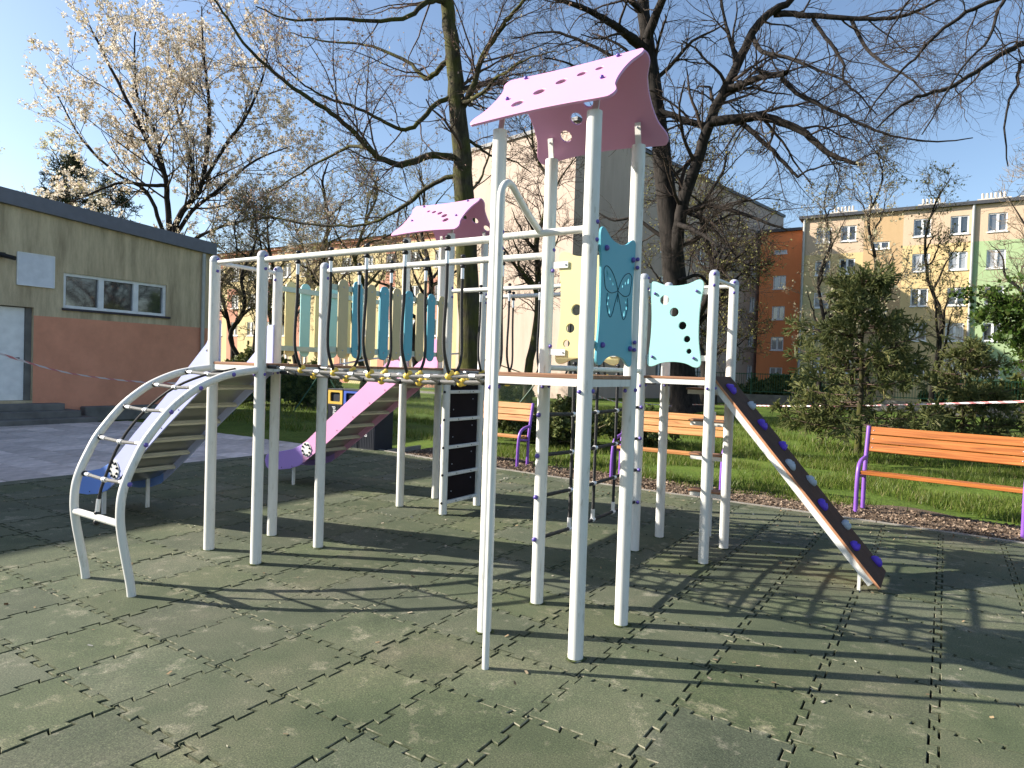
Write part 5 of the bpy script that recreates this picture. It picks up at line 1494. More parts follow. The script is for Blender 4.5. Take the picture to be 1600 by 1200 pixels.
T1_LIMBS = [(0.275,0.09,[(-3.32,8.09,0.29),(-3.35,8.07,1.2),(-3.41,8.04,2.27),(-3.48,7.99,3.47),(-3.56,7.93,4.79),(-3.65,7.88,5.85),(-3.74,7.82,6.77),(-3.82,7.77,7.69),(-3.93,7.7,8.6),(-4.04,7.62,9.64),(-4.16,7.55,10.94),(-4.24,7.5,12.49)]),(0.078,0.0156,[(-3.71,7.84,5.87),(-3.87,7.49,5.85),(-4.06,7.11,5.73),(-4.27,6.73,5.53),(-4.49,6.34,5.58),(-4.55,6.05,5.71),(-4.67,5.73,6.0),(-4.92,5.32,6.26),(-5.05,4.98,6.4),(-5.25,4.61,6.62),(-5.53,4.18,6.99),(-5.71,3.81,7.43),(-5.75,3.53,7.75)]),(0.039,0.0094,[(-4.58,6.08,5.73),(-5.13,6.17,5.84),(-5.82,6.17,5.72),(-6.66,6.07,5.41),(-7.43,6.02,5.18)]),(0.0546,0.0117,[(-3.64,7.89,5.54),(-4.32,7.78,5.42),(-4.96,7.71,5.06),(-5.51,7.7,4.84),(-6.11,7.64,4.7),(-6.98,7.42,4.69),(-7.95,7.13,4.81),(-8.96,6.82,5.09)]),(0.0546,0.0117,[(-3.81,7.77,7.16),(-4.06,7.46,6.93),(-4.27,7.18,6.48),(-4.46,6.9,6.3),(-4.74,6.57,6.44),(-5.01,6.25,6.6),(-5.45,5.82,6.74),(-5.7,5.5,6.92),(-6.09,5.1,7.32)]),(0.0624,0.0117,[(-3.88,7.73,8.01),(-4.21,7.74,7.8),(-4.55,7.74,7.67),(-4.82,7.79,7.87),(-5.16,7.79,8.16),(-5.73,7.64,8.47),(-6.35,7.47,8.7),(-7.22,7.12,8.83),(-7.99,6.85,9.09)]),(0.0624,0.0117,[(-3.95,7.68,9.06),(-4.06,7.36,9.0),(-4.13,7.06,8.78),(-4.33,6.67,8.37),(-4.88,6.06,8.2),(-5.4,5.46,8.1),(-5.63,5.06,7.95),(-5.99,4.57,8.08)]),(0.0702,0.0156,[(-3.67,7.86,6.9),(-3.39,7.79,7.22),(-3.1,7.72,7.73),(-2.75,7.69,8.12),(-2.48,7.62,8.29),(-2.19,7.55,8.4),(-1.85,7.51,8.71),(-1.55,7.45,9.18)]),(0.039,0.0094,[(-3.54,7.95,5.13),(-3.63,8.34,5.43),(-3.73,8.72,5.77),(-3.8,9.12,6.46),(-3.93,9.49,6.85)]),(0.039,0.0094,[(-3.66,7.87,6.34),(-3.55,8.24,6.23),(-3.46,8.6,6.12),(-3.19,9.07,6.11),(-2.96,9.52,5.92)]),(0.0468,0.0094,[(-4.04,7.62,9.64),(-5.01,7.79,10.55),(-6.08,7.89,11.22),(-7.32,7.88,11.76)]),(0.0468,0.0094,[(-4.13,7.57,10.68),(-3.18,7.39,10.76),(-2.18,7.24,10.67),(-1.24,7.06,10.33)]),(0.0468,0.0094,[(-3.75,7.81,6.97),(-3.12,7.62,6.97),(-2.47,7.45,7.15),(-1.8,7.29,7.25),(-1.05,7.18,7.21)]),(0.039,0.0094,[(-3.72,7.24,9.1),(-4.06,6.57,9.23),(-4.5,5.84,8.87),(-4.9,5.13,8.4),(-5.17,4.51,8.06)])]
T2_LIMBS = [(0.55,0.16,[(-3.62,22.79,0.02),(-3.81,22.68,1.66),(-4.0,22.55,3.68),(-4.21,22.41,5.69),(-4.45,22.26,7.7),(-4.7,22.09,9.69),(-4.96,21.93,11.68),(-5.2,21.77,13.41),(-5.47,21.6,15.14),(-5.7,21.45,17.11),(-5.96,21.28,20.05)]),(0.28,0.1,[(-3.96,22.58,3.68),(-4.07,22.26,5.41),(-3.97,22.07,7.12),(-3.75,21.97,8.3),(-3.3,22.01,9.72),(-2.92,22.01,11.01),(-2.48,22.04,11.99),(-2.07,22.06,12.81),(-1.71,22.05,13.59),(-1.35,22.04,14.24),(-0.76,22.17,14.79),(-0.22,22.27,15.04),(0.42,22.44,16.28)]),(0.1248,0.0234,[(-0.79,22.37,14.73),(-0.13,22.35,14.55),(0.59,22.38,14.31),(1.52,22.54,14.08),(2.44,22.69,13.89),(3.39,22.87,13.86),(4.32,23.03,14.22),(5.17,23.14,14.61)]),(0.1404,0.1092,[(-2.96,22.16,10.97),(-3.71,21.94,11.22),(-4.32,21.83,11.53),(-4.87,21.75,11.8)]),(0.2,0.04,[(-2.7,21.61,10.94),(-1.83,21.66,10.9),(-0.96,21.71,10.85),(-0.27,21.65,10.53),(0.57,21.68,9.98),(1.23,21.6,9.27),(1.85,21.49,8.85),(2.41,21.34,8.56)]),(0.1014,0.0468,[(-1.94,22.1,10.92),(-1.59,21.85,10.73),(-1.03,21.74,10.12),(-0.47,21.62,9.53),(0.05,21.48,8.88),(0.45,21.27,8.4)]),(0.039,0.0156,[(0.45,21.27,8.4),(0.84,21.12,8.57),(1.51,21.16,8.66),(2.26,21.25,8.68)]),(0.1404,0.0936,[(-2.15,21.84,12.14),(-1.47,21.42,12.03),(-0.84,20.97,11.95),(-0.28,20.46,11.69),(0.2,19.91,11.46)]),(0.078,0.0156,[(-0.12,20.89,11.73),(0.39,20.78,11.09),(0.92,20.68,10.66),(1.52,20.62,10.26),(2.08,20.54,9.85),(2.67,20.47,9.45),(3.23,20.39,9.11),(4.45,20.73,8.83),(5.35,20.87,8.84)]),(0.0702,0.0156,[(0.49,22.49,14.27),(1.07,22.38,13.31),(1.56,22.23,12.43),(1.66,21.81,11.65),(2.22,21.7,10.96),(2.73,21.55,10.19)]),(0.0702,0.0156,[(1.57,23.78,14.58),(2.13,22.8,13.13),(2.82,21.91,11.97),(3.61,21.08,11.07),(4.18,20.11,10.02)]),(0.2,0.05,[(-5.35,21.68,14.03),(-5.53,21.06,14.28),(-5.8,20.39,14.44),(-6.02,19.75,14.53),(-6.42,18.99,14.69),(-7.07,18.07,14.82),(-7.71,17.16,14.85)]),(0.0936,0.0234,[(-4.75,21.95,10.16),(-5.28,21.03,10.83),(-5.92,20.04,11.46),(-6.34,19.2,12.19),(-6.92,18.25,12.64),(-7.46,17.33,12.62)]),(0.1092,0.0234,[(-5.05,21.75,12.38),(-5.66,21.74,13.24),(-6.67,21.46,14.11),(-8.13,20.89,14.98),(-9.39,20.46,15.35),(-10.66,20.02,15.2)]),(0.1248,0.0312,[(-4.41,22.28,7.95),(-3.66,22.18,7.85),(-2.78,22.15,7.95),(-1.83,22.17,7.67),(-0.9,22.18,7.23),(0.0,22.17,6.8)]),(0.1092,0.0312,[(-3.99,21.96,7.34),(-3.1,21.35,6.91),(-2.29,20.68,6.37),(-1.51,19.99,5.75)]),(0.0936,0.0234,[(-4.59,22.17,8.69),(-3.8,22.23,7.88),(-3.05,22.27,7.44),(-2.3,22.31,6.66),(-1.77,22.21,6.01)]),(0.0936,0.0234,[(-4.39,22.42,6.71),(-5.13,22.35,7.27),(-5.93,22.25,7.83),(-6.73,22.15,7.76),(-7.56,22.03,8.21)]),(0.078,0.0156,[(-3.88,22.03,5.13),(-3.34,22.68,5.44),(-2.98,23.21,4.99),(-2.82,23.62,4.26),(-2.42,24.17,3.28)]),(0.0936,0.0234,[(-1.92,22.11,13.2),(-2.34,22.24,14.17),(-2.67,22.42,15.29),(-2.92,22.65,16.91)]),(0.1248,0.0312,[(-5.55,21.55,15.63),(-6.01,19.85,15.92),(-6.67,18.04,15.66),(-7.38,16.19,14.72)]),(0.2,0.05,[(-5.17,21.19,14.4),(-4.59,20.78,15.27),(-3.79,20.5,16.08),(-3.03,20.2,17.04)]),(0.0936,0.0234,[(-1.55,22.35,14.15),(-0.99,21.53,13.09),(-0.0,20.97,12.43),(1.1,20.5,11.58),(2.13,19.97,10.76)])]
T3_LIMBS = [(0.24,0.1,[(8.11,16.7,-0.66),(7.98,16.62,1.64),(7.78,16.49,4.5),(7.57,16.35,7.32),(7.4,16.24,9.29),(7.19,16.1,11.79)]),(0.078,0.0156,[(7.53,16.32,7.89),(6.69,15.63,9.33),(6.1,15.1,9.0),(5.75,14.72,8.73),(5.39,14.34,8.37),(4.79,13.8,7.84),(4.3,13.33,7.58),(3.93,12.94,7.29),(3.56,12.55,6.79)]),(0.0624,0.0156,[(7.4,16.24,9.29),(6.56,15.86,10.46),(5.58,15.4,10.22),(5.02,15.21,9.99),(4.48,15.02,9.55),(4.07,14.93,9.08),(3.58,14.78,8.53),(3.09,14.64,7.68)]),(0.0468,0.0117,[(7.51,16.31,7.88),(6.61,15.53,8.2),(6.11,15.0,8.59),(6.0,14.74,8.03),(5.87,14.45,7.61),(5.79,14.2,6.94),(5.87,14.05,6.09)]),(0.0546,0.0117,[(7.34,16.2,9.84),(6.49,15.25,10.45),(5.9,14.47,10.09),(5.57,13.86,9.29),(5.42,13.36,8.53),(4.96,12.67,7.72),(4.39,11.9,6.32)]),(0.0546,0.0117,[(7.2,16.11,11.52),(6.04,15.71,11.67),(4.85,15.3,11.38),(4.12,15.18,10.81),(3.62,15.22,10.2),(3.36,15.41,9.58)])]
CHERRY_LIMBS = [(0.24,0.14,[(-21.2,11.99,-0.57),(-21.26,11.95,2.54),(-21.34,11.89,5.11),(-21.41,11.85,6.39)]),(0.1248,0.0234,[(-21.41,11.85,6.39),(-21.38,11.7,7.63),(-21.34,11.55,8.73),(-21.71,11.15,9.8),(-22.22,10.64,11.23),(-22.62,10.22,12.39),(-23.12,9.72,13.77),(-23.18,9.51,14.19)]),(0.1326,0.0234,[(-21.39,11.87,6.39),(-21.09,12.15,7.44),(-20.63,12.53,8.25),(-20.46,12.72,9.56),(-20.45,12.82,11.13),(-20.58,12.82,12.44),(-20.82,12.74,13.75),(-20.99,12.72,15.83)]),(0.0936,0.0234,[(-21.36,11.88,6.13),(-20.93,12.46,7.49),(-20.09,13.3,8.63),(-19.23,14.16,9.79),(-18.35,15.03,10.43)]),(0.0936,0.0234,[(-21.4,11.86,5.88),(-21.47,11.46,6.83),(-21.61,11.0,8.0),(-22.36,10.16,8.63),(-23.1,9.33,9.72),(-23.61,8.64,11.28)]),(0.078,0.0234,[(-21.1,11.45,8.3),(-21.34,10.85,8.18),(-21.79,10.12,8.2),(-22.2,9.4,7.69),(-22.59,8.7,7.21)]),(0.078,0.0234,[(-20.7,12.31,7.95),(-21.11,12.52,9.34),(-21.85,12.52,11.01),(-22.6,12.51,12.46),(-23.12,12.65,13.95),(-23.61,12.81,15.21)]),(0.078,0.0234,[(-20.29,12.58,8.73),(-19.44,12.83,9.95),(-18.49,13.15,11.15),(-17.78,13.31,12.56),(-17.38,13.28,13.44)]),(0.078,0.0234,[(-21.31,11.92,5.62),(-20.7,12.61,6.47),(-19.84,13.46,7.08),(-18.74,14.48,7.44),(-17.83,15.36,7.28)]),(0.0624,0.0234,[(-21.63,11.71,8.94),(-21.55,11.17,10.53),(-21.58,10.55,11.57),(-21.2,10.2,12.81),(-20.66,9.95,13.52)])]

tape('barrier_tape', 'red and white tape sagging in front of the low building', [(-6.77, 0.49, 1.67), (-6.78, 0.96, 1.52), (-6.89, 1.48, 1.36), (-6.9, 1.96, 1.24), (-7.0, 2.6, 1.15), (-7.05, 3.28, 1.09), (-6.95, 4.07, 1.08), (-6.49, 4.84, 1.18), (-6.01, 5.51, 1.33), (-5.39, 6.27, 1.52), (-4.77, 6.91, 1.69), (-3.47, 7.99, 1.84)])
tape('barrier_tape', 'red and white tape running between the two big tree trunks', [(-3.34, 8.08, 1.79), (-3.74, 10.2, 1.53), (-4.03, 12.4, 1.23), (-4.3, 14.61, 1.03), (-4.36, 17.55, 0.56), (-4.21, 19.43, 0.45), (-3.93, 22.0, 0.3)])
tape('barrier_tape', 'red and white tape stretched in front of the spruce to the right edge', [(-3.31, 22.4, 0.38), (-1.24, 20.17, 0.54), (1.06, 16.89, 0.74), (2.96, 14.55, 0.92), (4.36, 12.48, 1.09), (5.39, 11.36, 1.21), (6.06, 10.6, 1.29), (6.67, 10.28, 1.4)])

# ------------------------------------------------------------------ trees
def nrm(a): return a / (np.linalg.norm(a, axis=-1, keepdims=True) + 1e-9)

def tube_arrays(P, R, sides):
    """P (B,n,3), R (B,n) -> verts, quads"""
    B, n_, _ = P.shape
    T = np.empty_like(P); T[:, 1:-1] = P[:, 2:] - P[:, :-2]; T[:, 0] = P[:, 1] - P[:, 0]; T[:, -1] = P[:, -1] - P[:, -2]
    T = nrm(T)
    ref = np.where(np.abs(T[:, :1, 2:3]) > 0.9, np.array([[[0., 1, 0]]]), np.array([[[0., 0, 1]]]))
    X = nrm(np.cross(T, np.broadcast_to(ref, T.shape))); Y = np.cross(T, X)
    a = np.arange(sides) * 2 * np.pi / sides
    V = P[:, :, None] + (X[:, :, None] * np.cos(a)[None, None, :, None] + Y[:, :, None] * np.sin(a)[None, None, :, None]) * R[:, :, None, None]
    base = (np.arange(B) * n_ * sides)[:, None, None]
    i = np.arange(n_ - 1)[None, :, None] * sides; k = np.arange(sides)[None, None]; k2 = (k + 1) % sides
    F = np.stack([base + i + k, base + i + k2, base + i + sides + k2, base + i + sides + k], -1)
    return V.reshape(-1, 3), F.reshape(-1, 4)

def grow(par, parR, k, L, n_, ang, rng, trop=(0, 0, 0.1), f0=0.15, f1=1.0, noise=0.25, rscale=0.55, rmin=0.003, taper=0.25, lvar=0.35, fall=0.5):
    """k children per parent polyline; returns (B,n,3),(B,n)"""
    B, m, _ = par.shape
    f = rng.uniform(f0, f1, (B, k)); s = f * (m - 1); i = np.minimum(s.astype(int), m - 2); t = (s - i)[..., None]
    bi = np.arange(B)[:, None]
    p = par[bi, i] * (1 - t) + par[bi, i + 1] * t
    d = nrm(par[bi, i + 1] - par[bi, i])
    r = parR[bi, i] * (1 - t[..., 0]) + parR[bi, i + 1] * t[..., 0]
    q = rng.normal(size=d.shape); q = nrm(q - (q * d).sum(-1, keepdims=True) * d)
    an = np.radians(ang) * rng.uniform(.6, 1.35, (B, k, 1))
    d = nrm(d * np.cos(an) + q * np.sin(an))
    ln = L * (1 - fall * f) * rng.uniform(1 - lvar, 1 + lvar, (B, k))
    p = p.reshape(-1, 3); d = d.reshape(-1, 3); r = r.reshape(-1); ln = ln.reshape(-1)
    N_ = len(p); out = np.empty((N_, n_, 3)); out[:, 0] = p
    trop = np.asarray(trop)
    for j in range(1, n_):
        d = nrm(d + rng.normal(size=d.shape) * noise / math.sqrt(n_) * 2 + trop / n_ * 4)
        out[:, j] = out[:, j - 1] + d * (ln / (n_ - 1))[:, None]
    r0 = np.maximum(np.minimum(r * rscale, ln * 0.03), rmin)
    R = r0[:, None] * np.linspace(1, taper, n_)[None]
    return out, np.maximum(R, rmin * 0.55)

def limb_arrays(limbs, rng, k=4, wob=0.0):
    out = []
    for r0, r1, pts in limbs:
        P = np.array(catmull(pts, k)); n_ = len(P)
        if wob: P[1:-1] += rng.normal(size=(n_ - 2, 3)) * wob
        R = np.linspace(0, 1, n_); R = r0 * (1 - R) ** 0.9 + r1 * (1 - (1 - R) ** 0.9)
        out.append((P, R))
    return out

def resample(P, R, n_):
    s = np.linspace(0, len(P) - 1, n_); i = np.minimum(s.astype(int), len(P) - 2); t = (s - i)
    return P[i] * (1 - t[:, None]) + P[i + 1] * t[:, None], R[i] * (1 - t) + R[i + 1] * t

def merge(parts):
    V = []; F = []; b = 0
    for v, f in parts:
        V.append(v); F.append(f + b); b += len(v)
    return np.concatenate(V), np.concatenate(F)

def along(P, R, per, rng, spread, f0=0.1):
    B, n_, _ = P.shape
    f = rng.uniform(f0, 1, (B, per)) * (n_ - 1); i = np.minimum(f.astype(int), n_ - 2); t = (f - i)[..., None]; bi = np.arange(B)[:, None]
    q = P[bi, i] * (1 - t) + P[bi, i + 1] * t
    return (q + rng.normal(size=q.shape) * spread).reshape(-1, 3)

def leaves_mesh(name, Pq, size, mat, seed, aspect=1.6, flat=1.0):
    return scatter_quads(name, Pq, size, mat, aspect, flat, seed)

def tree(name, label, limbs, seed, trunkmat, twigmat, L=(2.2, 1.1, 0.5), K=(9, 8, 6), rmin=(0.010, 0.006, 0.004), trop=((0, 0, .05), (0, 0, .1), (0, 0, .12)), ang=(48, 45, 42),
         leaf=None, group='trees around the playground', skip_trunk=0.35, noise=(0.35, 0.35, 0.3), f0=0.12, flare=True, wob=0.012):
    rng = np.random.default_rng(seed)
    la = limb_arrays(limbs, rng, 4, wob)
    t = empty(name, limbs[0][2][0][:2] + (0,)); tag(t, label, 'tree', group)
    tp = []
    for i, (P, R) in enumerate(la):
        sides = 14 if i == 0 else 8
        if i == 0 and flare:
            h = P[:, 2] - P[0, 2]; R = R * (1 + 0.45 * np.exp(-h / 0.35))
        v, f = tube_arrays(P[None], R[None], sides); tp.append((v, f))
    V, F = merge(tp)
    child(bpy.data.objects.new('trunk', np_mesh('trunk', V, F, trunkmat, True)), t)
    lim = [resample(P, R, 12) for P, R in la]
    # leave the lower part of the trunk bare
    P0, R0 = la[0]; c = int(len(P0) * skip_trunk); lim[0] = resample(P0[c:], R0[c:], 12)
    P = np.stack([p for p, r in lim]); R = np.stack([r for p, r in lim])
    lens = np.linalg.norm(np.diff(P, axis=1), axis=2).sum(1)
    rep = np.clip((lens / np.mean(lens)), .5, 1.6)
    idx = np.repeat(np.arange(len(P)), np.maximum(1, np.round(rep * 2)).astype(int))
    P, R = P[idx], R[idx]
    c1, r1 = grow(P, R, max(2, K[0] // 2), L[0], 9, ang[0], rng, trop[0], f0, 1, noise[0], 0.38, rmin[0], 0.3)
    c2, r2 = grow(c1, r1, K[1], L[1], 6, ang[1], rng, trop[1], 0.12, 1, noise[1], 0.5, rmin[1], 0.4)
    c3, r3 = grow(c2, r2, K[2], L[2], 4, ang[2], rng, trop[2], 0.1, 1, noise[2], 0.7, rmin[2], 0.5)
    V, F = merge([tube_arrays(c1, r1, 5), tube_arrays(c2, r2, 4), tube_arrays(c3, r3, 3)])
    child(bpy.data.objects.new('crown', np_mesh('crown', V, F, twigmat, True)), t)
    if leaf:
        nm, per2, per3, size, spread, mat, asp = leaf
        Q = np.concatenate([along(c2, r2, per2, rng, spread), along(c3, r3, per3, rng, spread)]) if per3 else along(c2, r2, per2, rng, spread)
        if nm == 'blossom':                          # flowers sit in uneven clusters
            keep = rng.uniform(0, 1, len(Q)) < 0.42
            Q = Q[keep]; Q = np.repeat(Q, rng.integers(1, 8, len(Q)), axis=0); Q = Q + rng.normal(size=Q.shape) * 0.038
        child(bpy.data.objects.new(nm, leaves_mesh(nm, Q, size, mat, seed + 1, asp)), t)['kind'] = 'stuff'
    return t

tree('lime_tree', 'mossy lime tree with drooping bare limbs behind the rear pink roof', T1_LIMBS, 5, M['bark_moss'], M['twig_red'], (2.1, 1.0, 0.42), (8, 7, 5), (0.0060, 0.0038, 0.0027),
     leaf=('buds', 1, 1, 0.024, 0.015, M['bud'], 1.6), noise=(.2, .2, .2), trop=((0, 0, .03), (0, 0, .05), (0, 0, .06)))
tree('lime_tree', 'huge dark bare tree with several stems behind the main tower', T2_LIMBS, 9, M['bark_dark'], M['twig'], (3.3, 1.6, 0.7), (10, 7, 5), (0.0125, 0.0072, 0.0048),
     trop=((0, 0, -.02), (0, 0, -.03), (0, 0, -.02)), noise=(0.26, 0.26, 0.22))
tree('lime_tree', 'bare tree at the right edge whose branches hang into the sky', T3_LIMBS, 13, M['bark_dark'], M['twig'], (2.0, 1.0, 0.45), (9, 7, 4), (0.0062, 0.0038, 0.0028),
     trop=((0, 0, -.06), (0, 0, -.08), (0, 0, -.05)))
tree('cherry_tree', 'white blossoming cherry tree above the low building', CHERRY_LIMBS, 17, M['bark_dark'], M['twig'], (3.4, 1.4, 0.5), (13, 7, 4), (0.011, 0.0068, 0.005),
     trop=((0, 0, .10), (0, 0, .10), (0, 0, .1)), leaf=('blossom', 9, 6, 0.046, 0.03, M['blossom'], 1.3), noise=(0.14, 0.14, 0.14))

def auto_limbs(base, h, r, n, spread, rng, lean=(0, 0), first=0.3, up=0.9):
    b = np.array([*base, -0.1]); top = b + np.array([lean[0], lean[1], h])
    tr = [tuple(b + (top - b) * t + np.array([*(rng.normal(size=2) * 0.03 * h * (0.3 if t < .2 else 1)), 0]) * (t > 0)) for t in (0, .15, .3, .45, .6, .75, .9, 1.0)]
    out = [(r, r * 0.12, tr)]
    P = np.array(catmull(tr, 6))
    for k in range(n):
        f = first + (0.95 - first) * (k + rng.uniform(0, .8)) / n
        p = P[int(f * (len(P) - 1))]; a = rng.uniform(0, 2 * math.pi)
        d = np.array([math.cos(a), math.sin(a), up * rng.uniform(.6, 1.3)]); d /= np.linalg.norm(d)
        Ln = spread * (1.1 - f * 0.75) * rng.uniform(.7, 1.2)
        pts = [tuple(p + d * Ln * t + np.array([0, 0, .12 * Ln * t * t]) + rng.normal(size=3) * 0.03 * Ln * (t > 0)) for t in (0, .25, .5, .75, 1)]
        out.append((r * (1 - f) * 0.75 + 0.012, 0.008, pts))
    return out
def small_tree(name, label, base, h, r, n, spread, seed, bark='bark_dark', twig='twig_pale', L=(1.4, .8, .4), K=(8, 6, 4), rmin=(.012, .009, .007), leaf=None, lean=(0, 0), first=.3, up=.9, group='smaller trees behind the playground'):
    rng = np.random.default_rng(seed)
    return tree(name, label, auto_limbs(base, h, r, n, spread, rng, lean, first, up), seed + 50, M[bark], M[twig], L, K, rmin, leaf=leaf, group=group, skip_trunk=max(first, .3))

small_tree('ivy_tree', 'slim bare tree standing before the sunlit beige gable', (-7.6, 17.2), 10.5, .17, 12, 3.2, 31, 'bark_moss', 'twig', (1.6, .9, .4), (8, 6, 4), (.011, .008, .006))
for k, (b, h, r, n_, s, sd) in enumerate([((-18.4, 12.65), 7.5, .10, 7, 1.6, 41), ((-17.9, 12.9), 8.2, .11, 8, 1.8, 42), ((-18.4, 13.8), 8.0, .10, 7, 1.6, 43)]):
    small_tree('thin_tree', ['thin bare tree nearest the corner of the low building', 'thin bare tree in the middle of the three dark stems', 'thin bare tree, right of the three dark stems'][k], b, h, r, n_, s, sd, leaf=('buds', 2, 0, .05, .04, M['leaf_yg'], 1.4))
MT = [((-13.0, 14.3), 9.0, .13, 11, 3.2, 51, 'spreading bare tree behind the slat walkway', 'twig_pale'), ((-18.6, 17.3), 10.5, .19, 13, 3.6, 52, 'bare tree before the red roof, left of the rear pink roof', 'twig_pale'),
      ((-16.4, 21.2), 11.0, .20, 13, 3.8, 53, 'bare tree behind the rear pink roof', 'twig_pale'), ((-22.5, 17.5), 9.5, .15, 11, 3.2, 54, 'bare tree right of the blossoming cherry', 'twig_pale'), ((-25, 21), 10, .17, 11, 3.4, 55, 'far bare tree among the twigs before the long block', 'twig_pale')]
for b, h, r, n_, s, sd, lab, tw_ in MT:
    small_tree('bare_tree', lab, b, h, r, n_, s, sd, 'bark_moss' if sd == 51 else 'bark_dark', tw_, (2.0, 1.1, .5), (6, 5, 4), (.012, .008, .006), leaf=('buds', 2, 1, .036, .03, M['leaf_yg'], 1.5))
small_tree('budding_tree', 'tree with yellow green new leaves behind the huge dark tree', (-5.2, 30.0), 13.0, .24, 14, 5.0, 61, 'bark_dark', 'twig', (2.4, 1.3, .6), (8, 6, 4), (.016, .011, .008), leaf=('leaves', 2, 1, .055, .05, M['leaf_yg'], 1.4))
small_tree('budding_tree', 'lower tree with yellow green buds before the grey block', (-5.6, 33.5), 6.5, .13, 11, 3.2, 62, 'bark_dark', 'twig', (2.0, 1.1, .5), (8, 6, 4), (.014, .010, .008), leaf=('leaves', 2, 1, .055, .05, M['leaf_yg'], 1.4))
BT = [((1.2, 22.6), 8.6, .09, 10, 1.9, 71, 'thin budding tree left of the spruce top'), ((2.8, 21.8), 9.2, .10, 11, 2.1, 72, 'thin budding tree rising behind the spruce top'), ((4.6, 25.2), 9.0, .10, 10, 2.2, 73, 'thin budding tree before the yellow windows')]
for b, h, r, n_, s, sd, lab in BT:
    small_tree('birch_tree', lab, b, h, r, n_, s, sd, 'bark_dark', 'twig_pale', (1.1, .7, .35), (6, 5, 3), (.010, .008, .0065), leaf=('leaves', 1, 1, .045, .05, M['leaf_pale'] if sd != 73 else M['leaf_yg'], 1.4), first=.2, up=1.8)
small_tree('leafy_tree', 'small tree in fresh green leaf before the green facade', (7.0, 18.4), 4.6, .10, 12, 2.2, 81, 'bark_dark', 'twig', (1.1, .6, .3), (8, 6, 4), (.009, .007, .005), leaf=('leaves', 5, 4, .062, .05, M['leaf_g'], 1.3), first=.2, up=.5)
small_tree('bare_tree', 'tall thin bare tree at the right edge before the green facade', (8.2, 30.2), 13, .15, 13, 3.2, 82, 'bark_dark', 'twig_pale', (1.8, 1.0, .5), (8, 6, 3), (.013, .010, .008), first=.25, up=1.4)
RT = [((12.6, 17.8), 9.5, .22, 13, 4.0, 83, 'bare tree mirrored in the middle light of the low building window'), ((16.5, 18.6), 10.5, .24, 13, 4.2, 84, 'bare tree mirrored in the left light of the low building window'), ((13.5, 21.5), 9.0, .2, 12, 3.8, 85, 'bare tree mirrored in the right light of the low building window')]
for b, h, r, n_, s, sd, lab in RT:
    small_tree('bare_tree', lab, b, h, r, n_, s, sd, 'bark_dark', 'twig', (2.0, 1.1, .5), (8, 6, 3), (.016, .012, .009), first=.22)
PT = [((-47.4, 13.2), 15.5, .2, 12, 2.0, 91, 'pale leaved poplar, leftmost above the grey fascia'), ((-47, 18.6), 16.0, .2, 12, 2.0, 92, 'pale leaved poplar, second from the left above the fascia'), ((-49, 22.0), 15.0, .2, 12, 2.0, 93, 'pale leaved poplar just left of the cherry crown')]
for b, h, r, n_, s, sd, lab in PT:
    small_tree('poplar_tree', lab, b, h, r, n_, s, sd, 'bark_dark', 'twig_pale', (1.6, 1.0, .5), (8, 6, 3), (.016, .012, .011), leaf=('leaves', 3, 2, .085, .08, M['leaf_pale'], 1.3), first=.15, up=2.6)

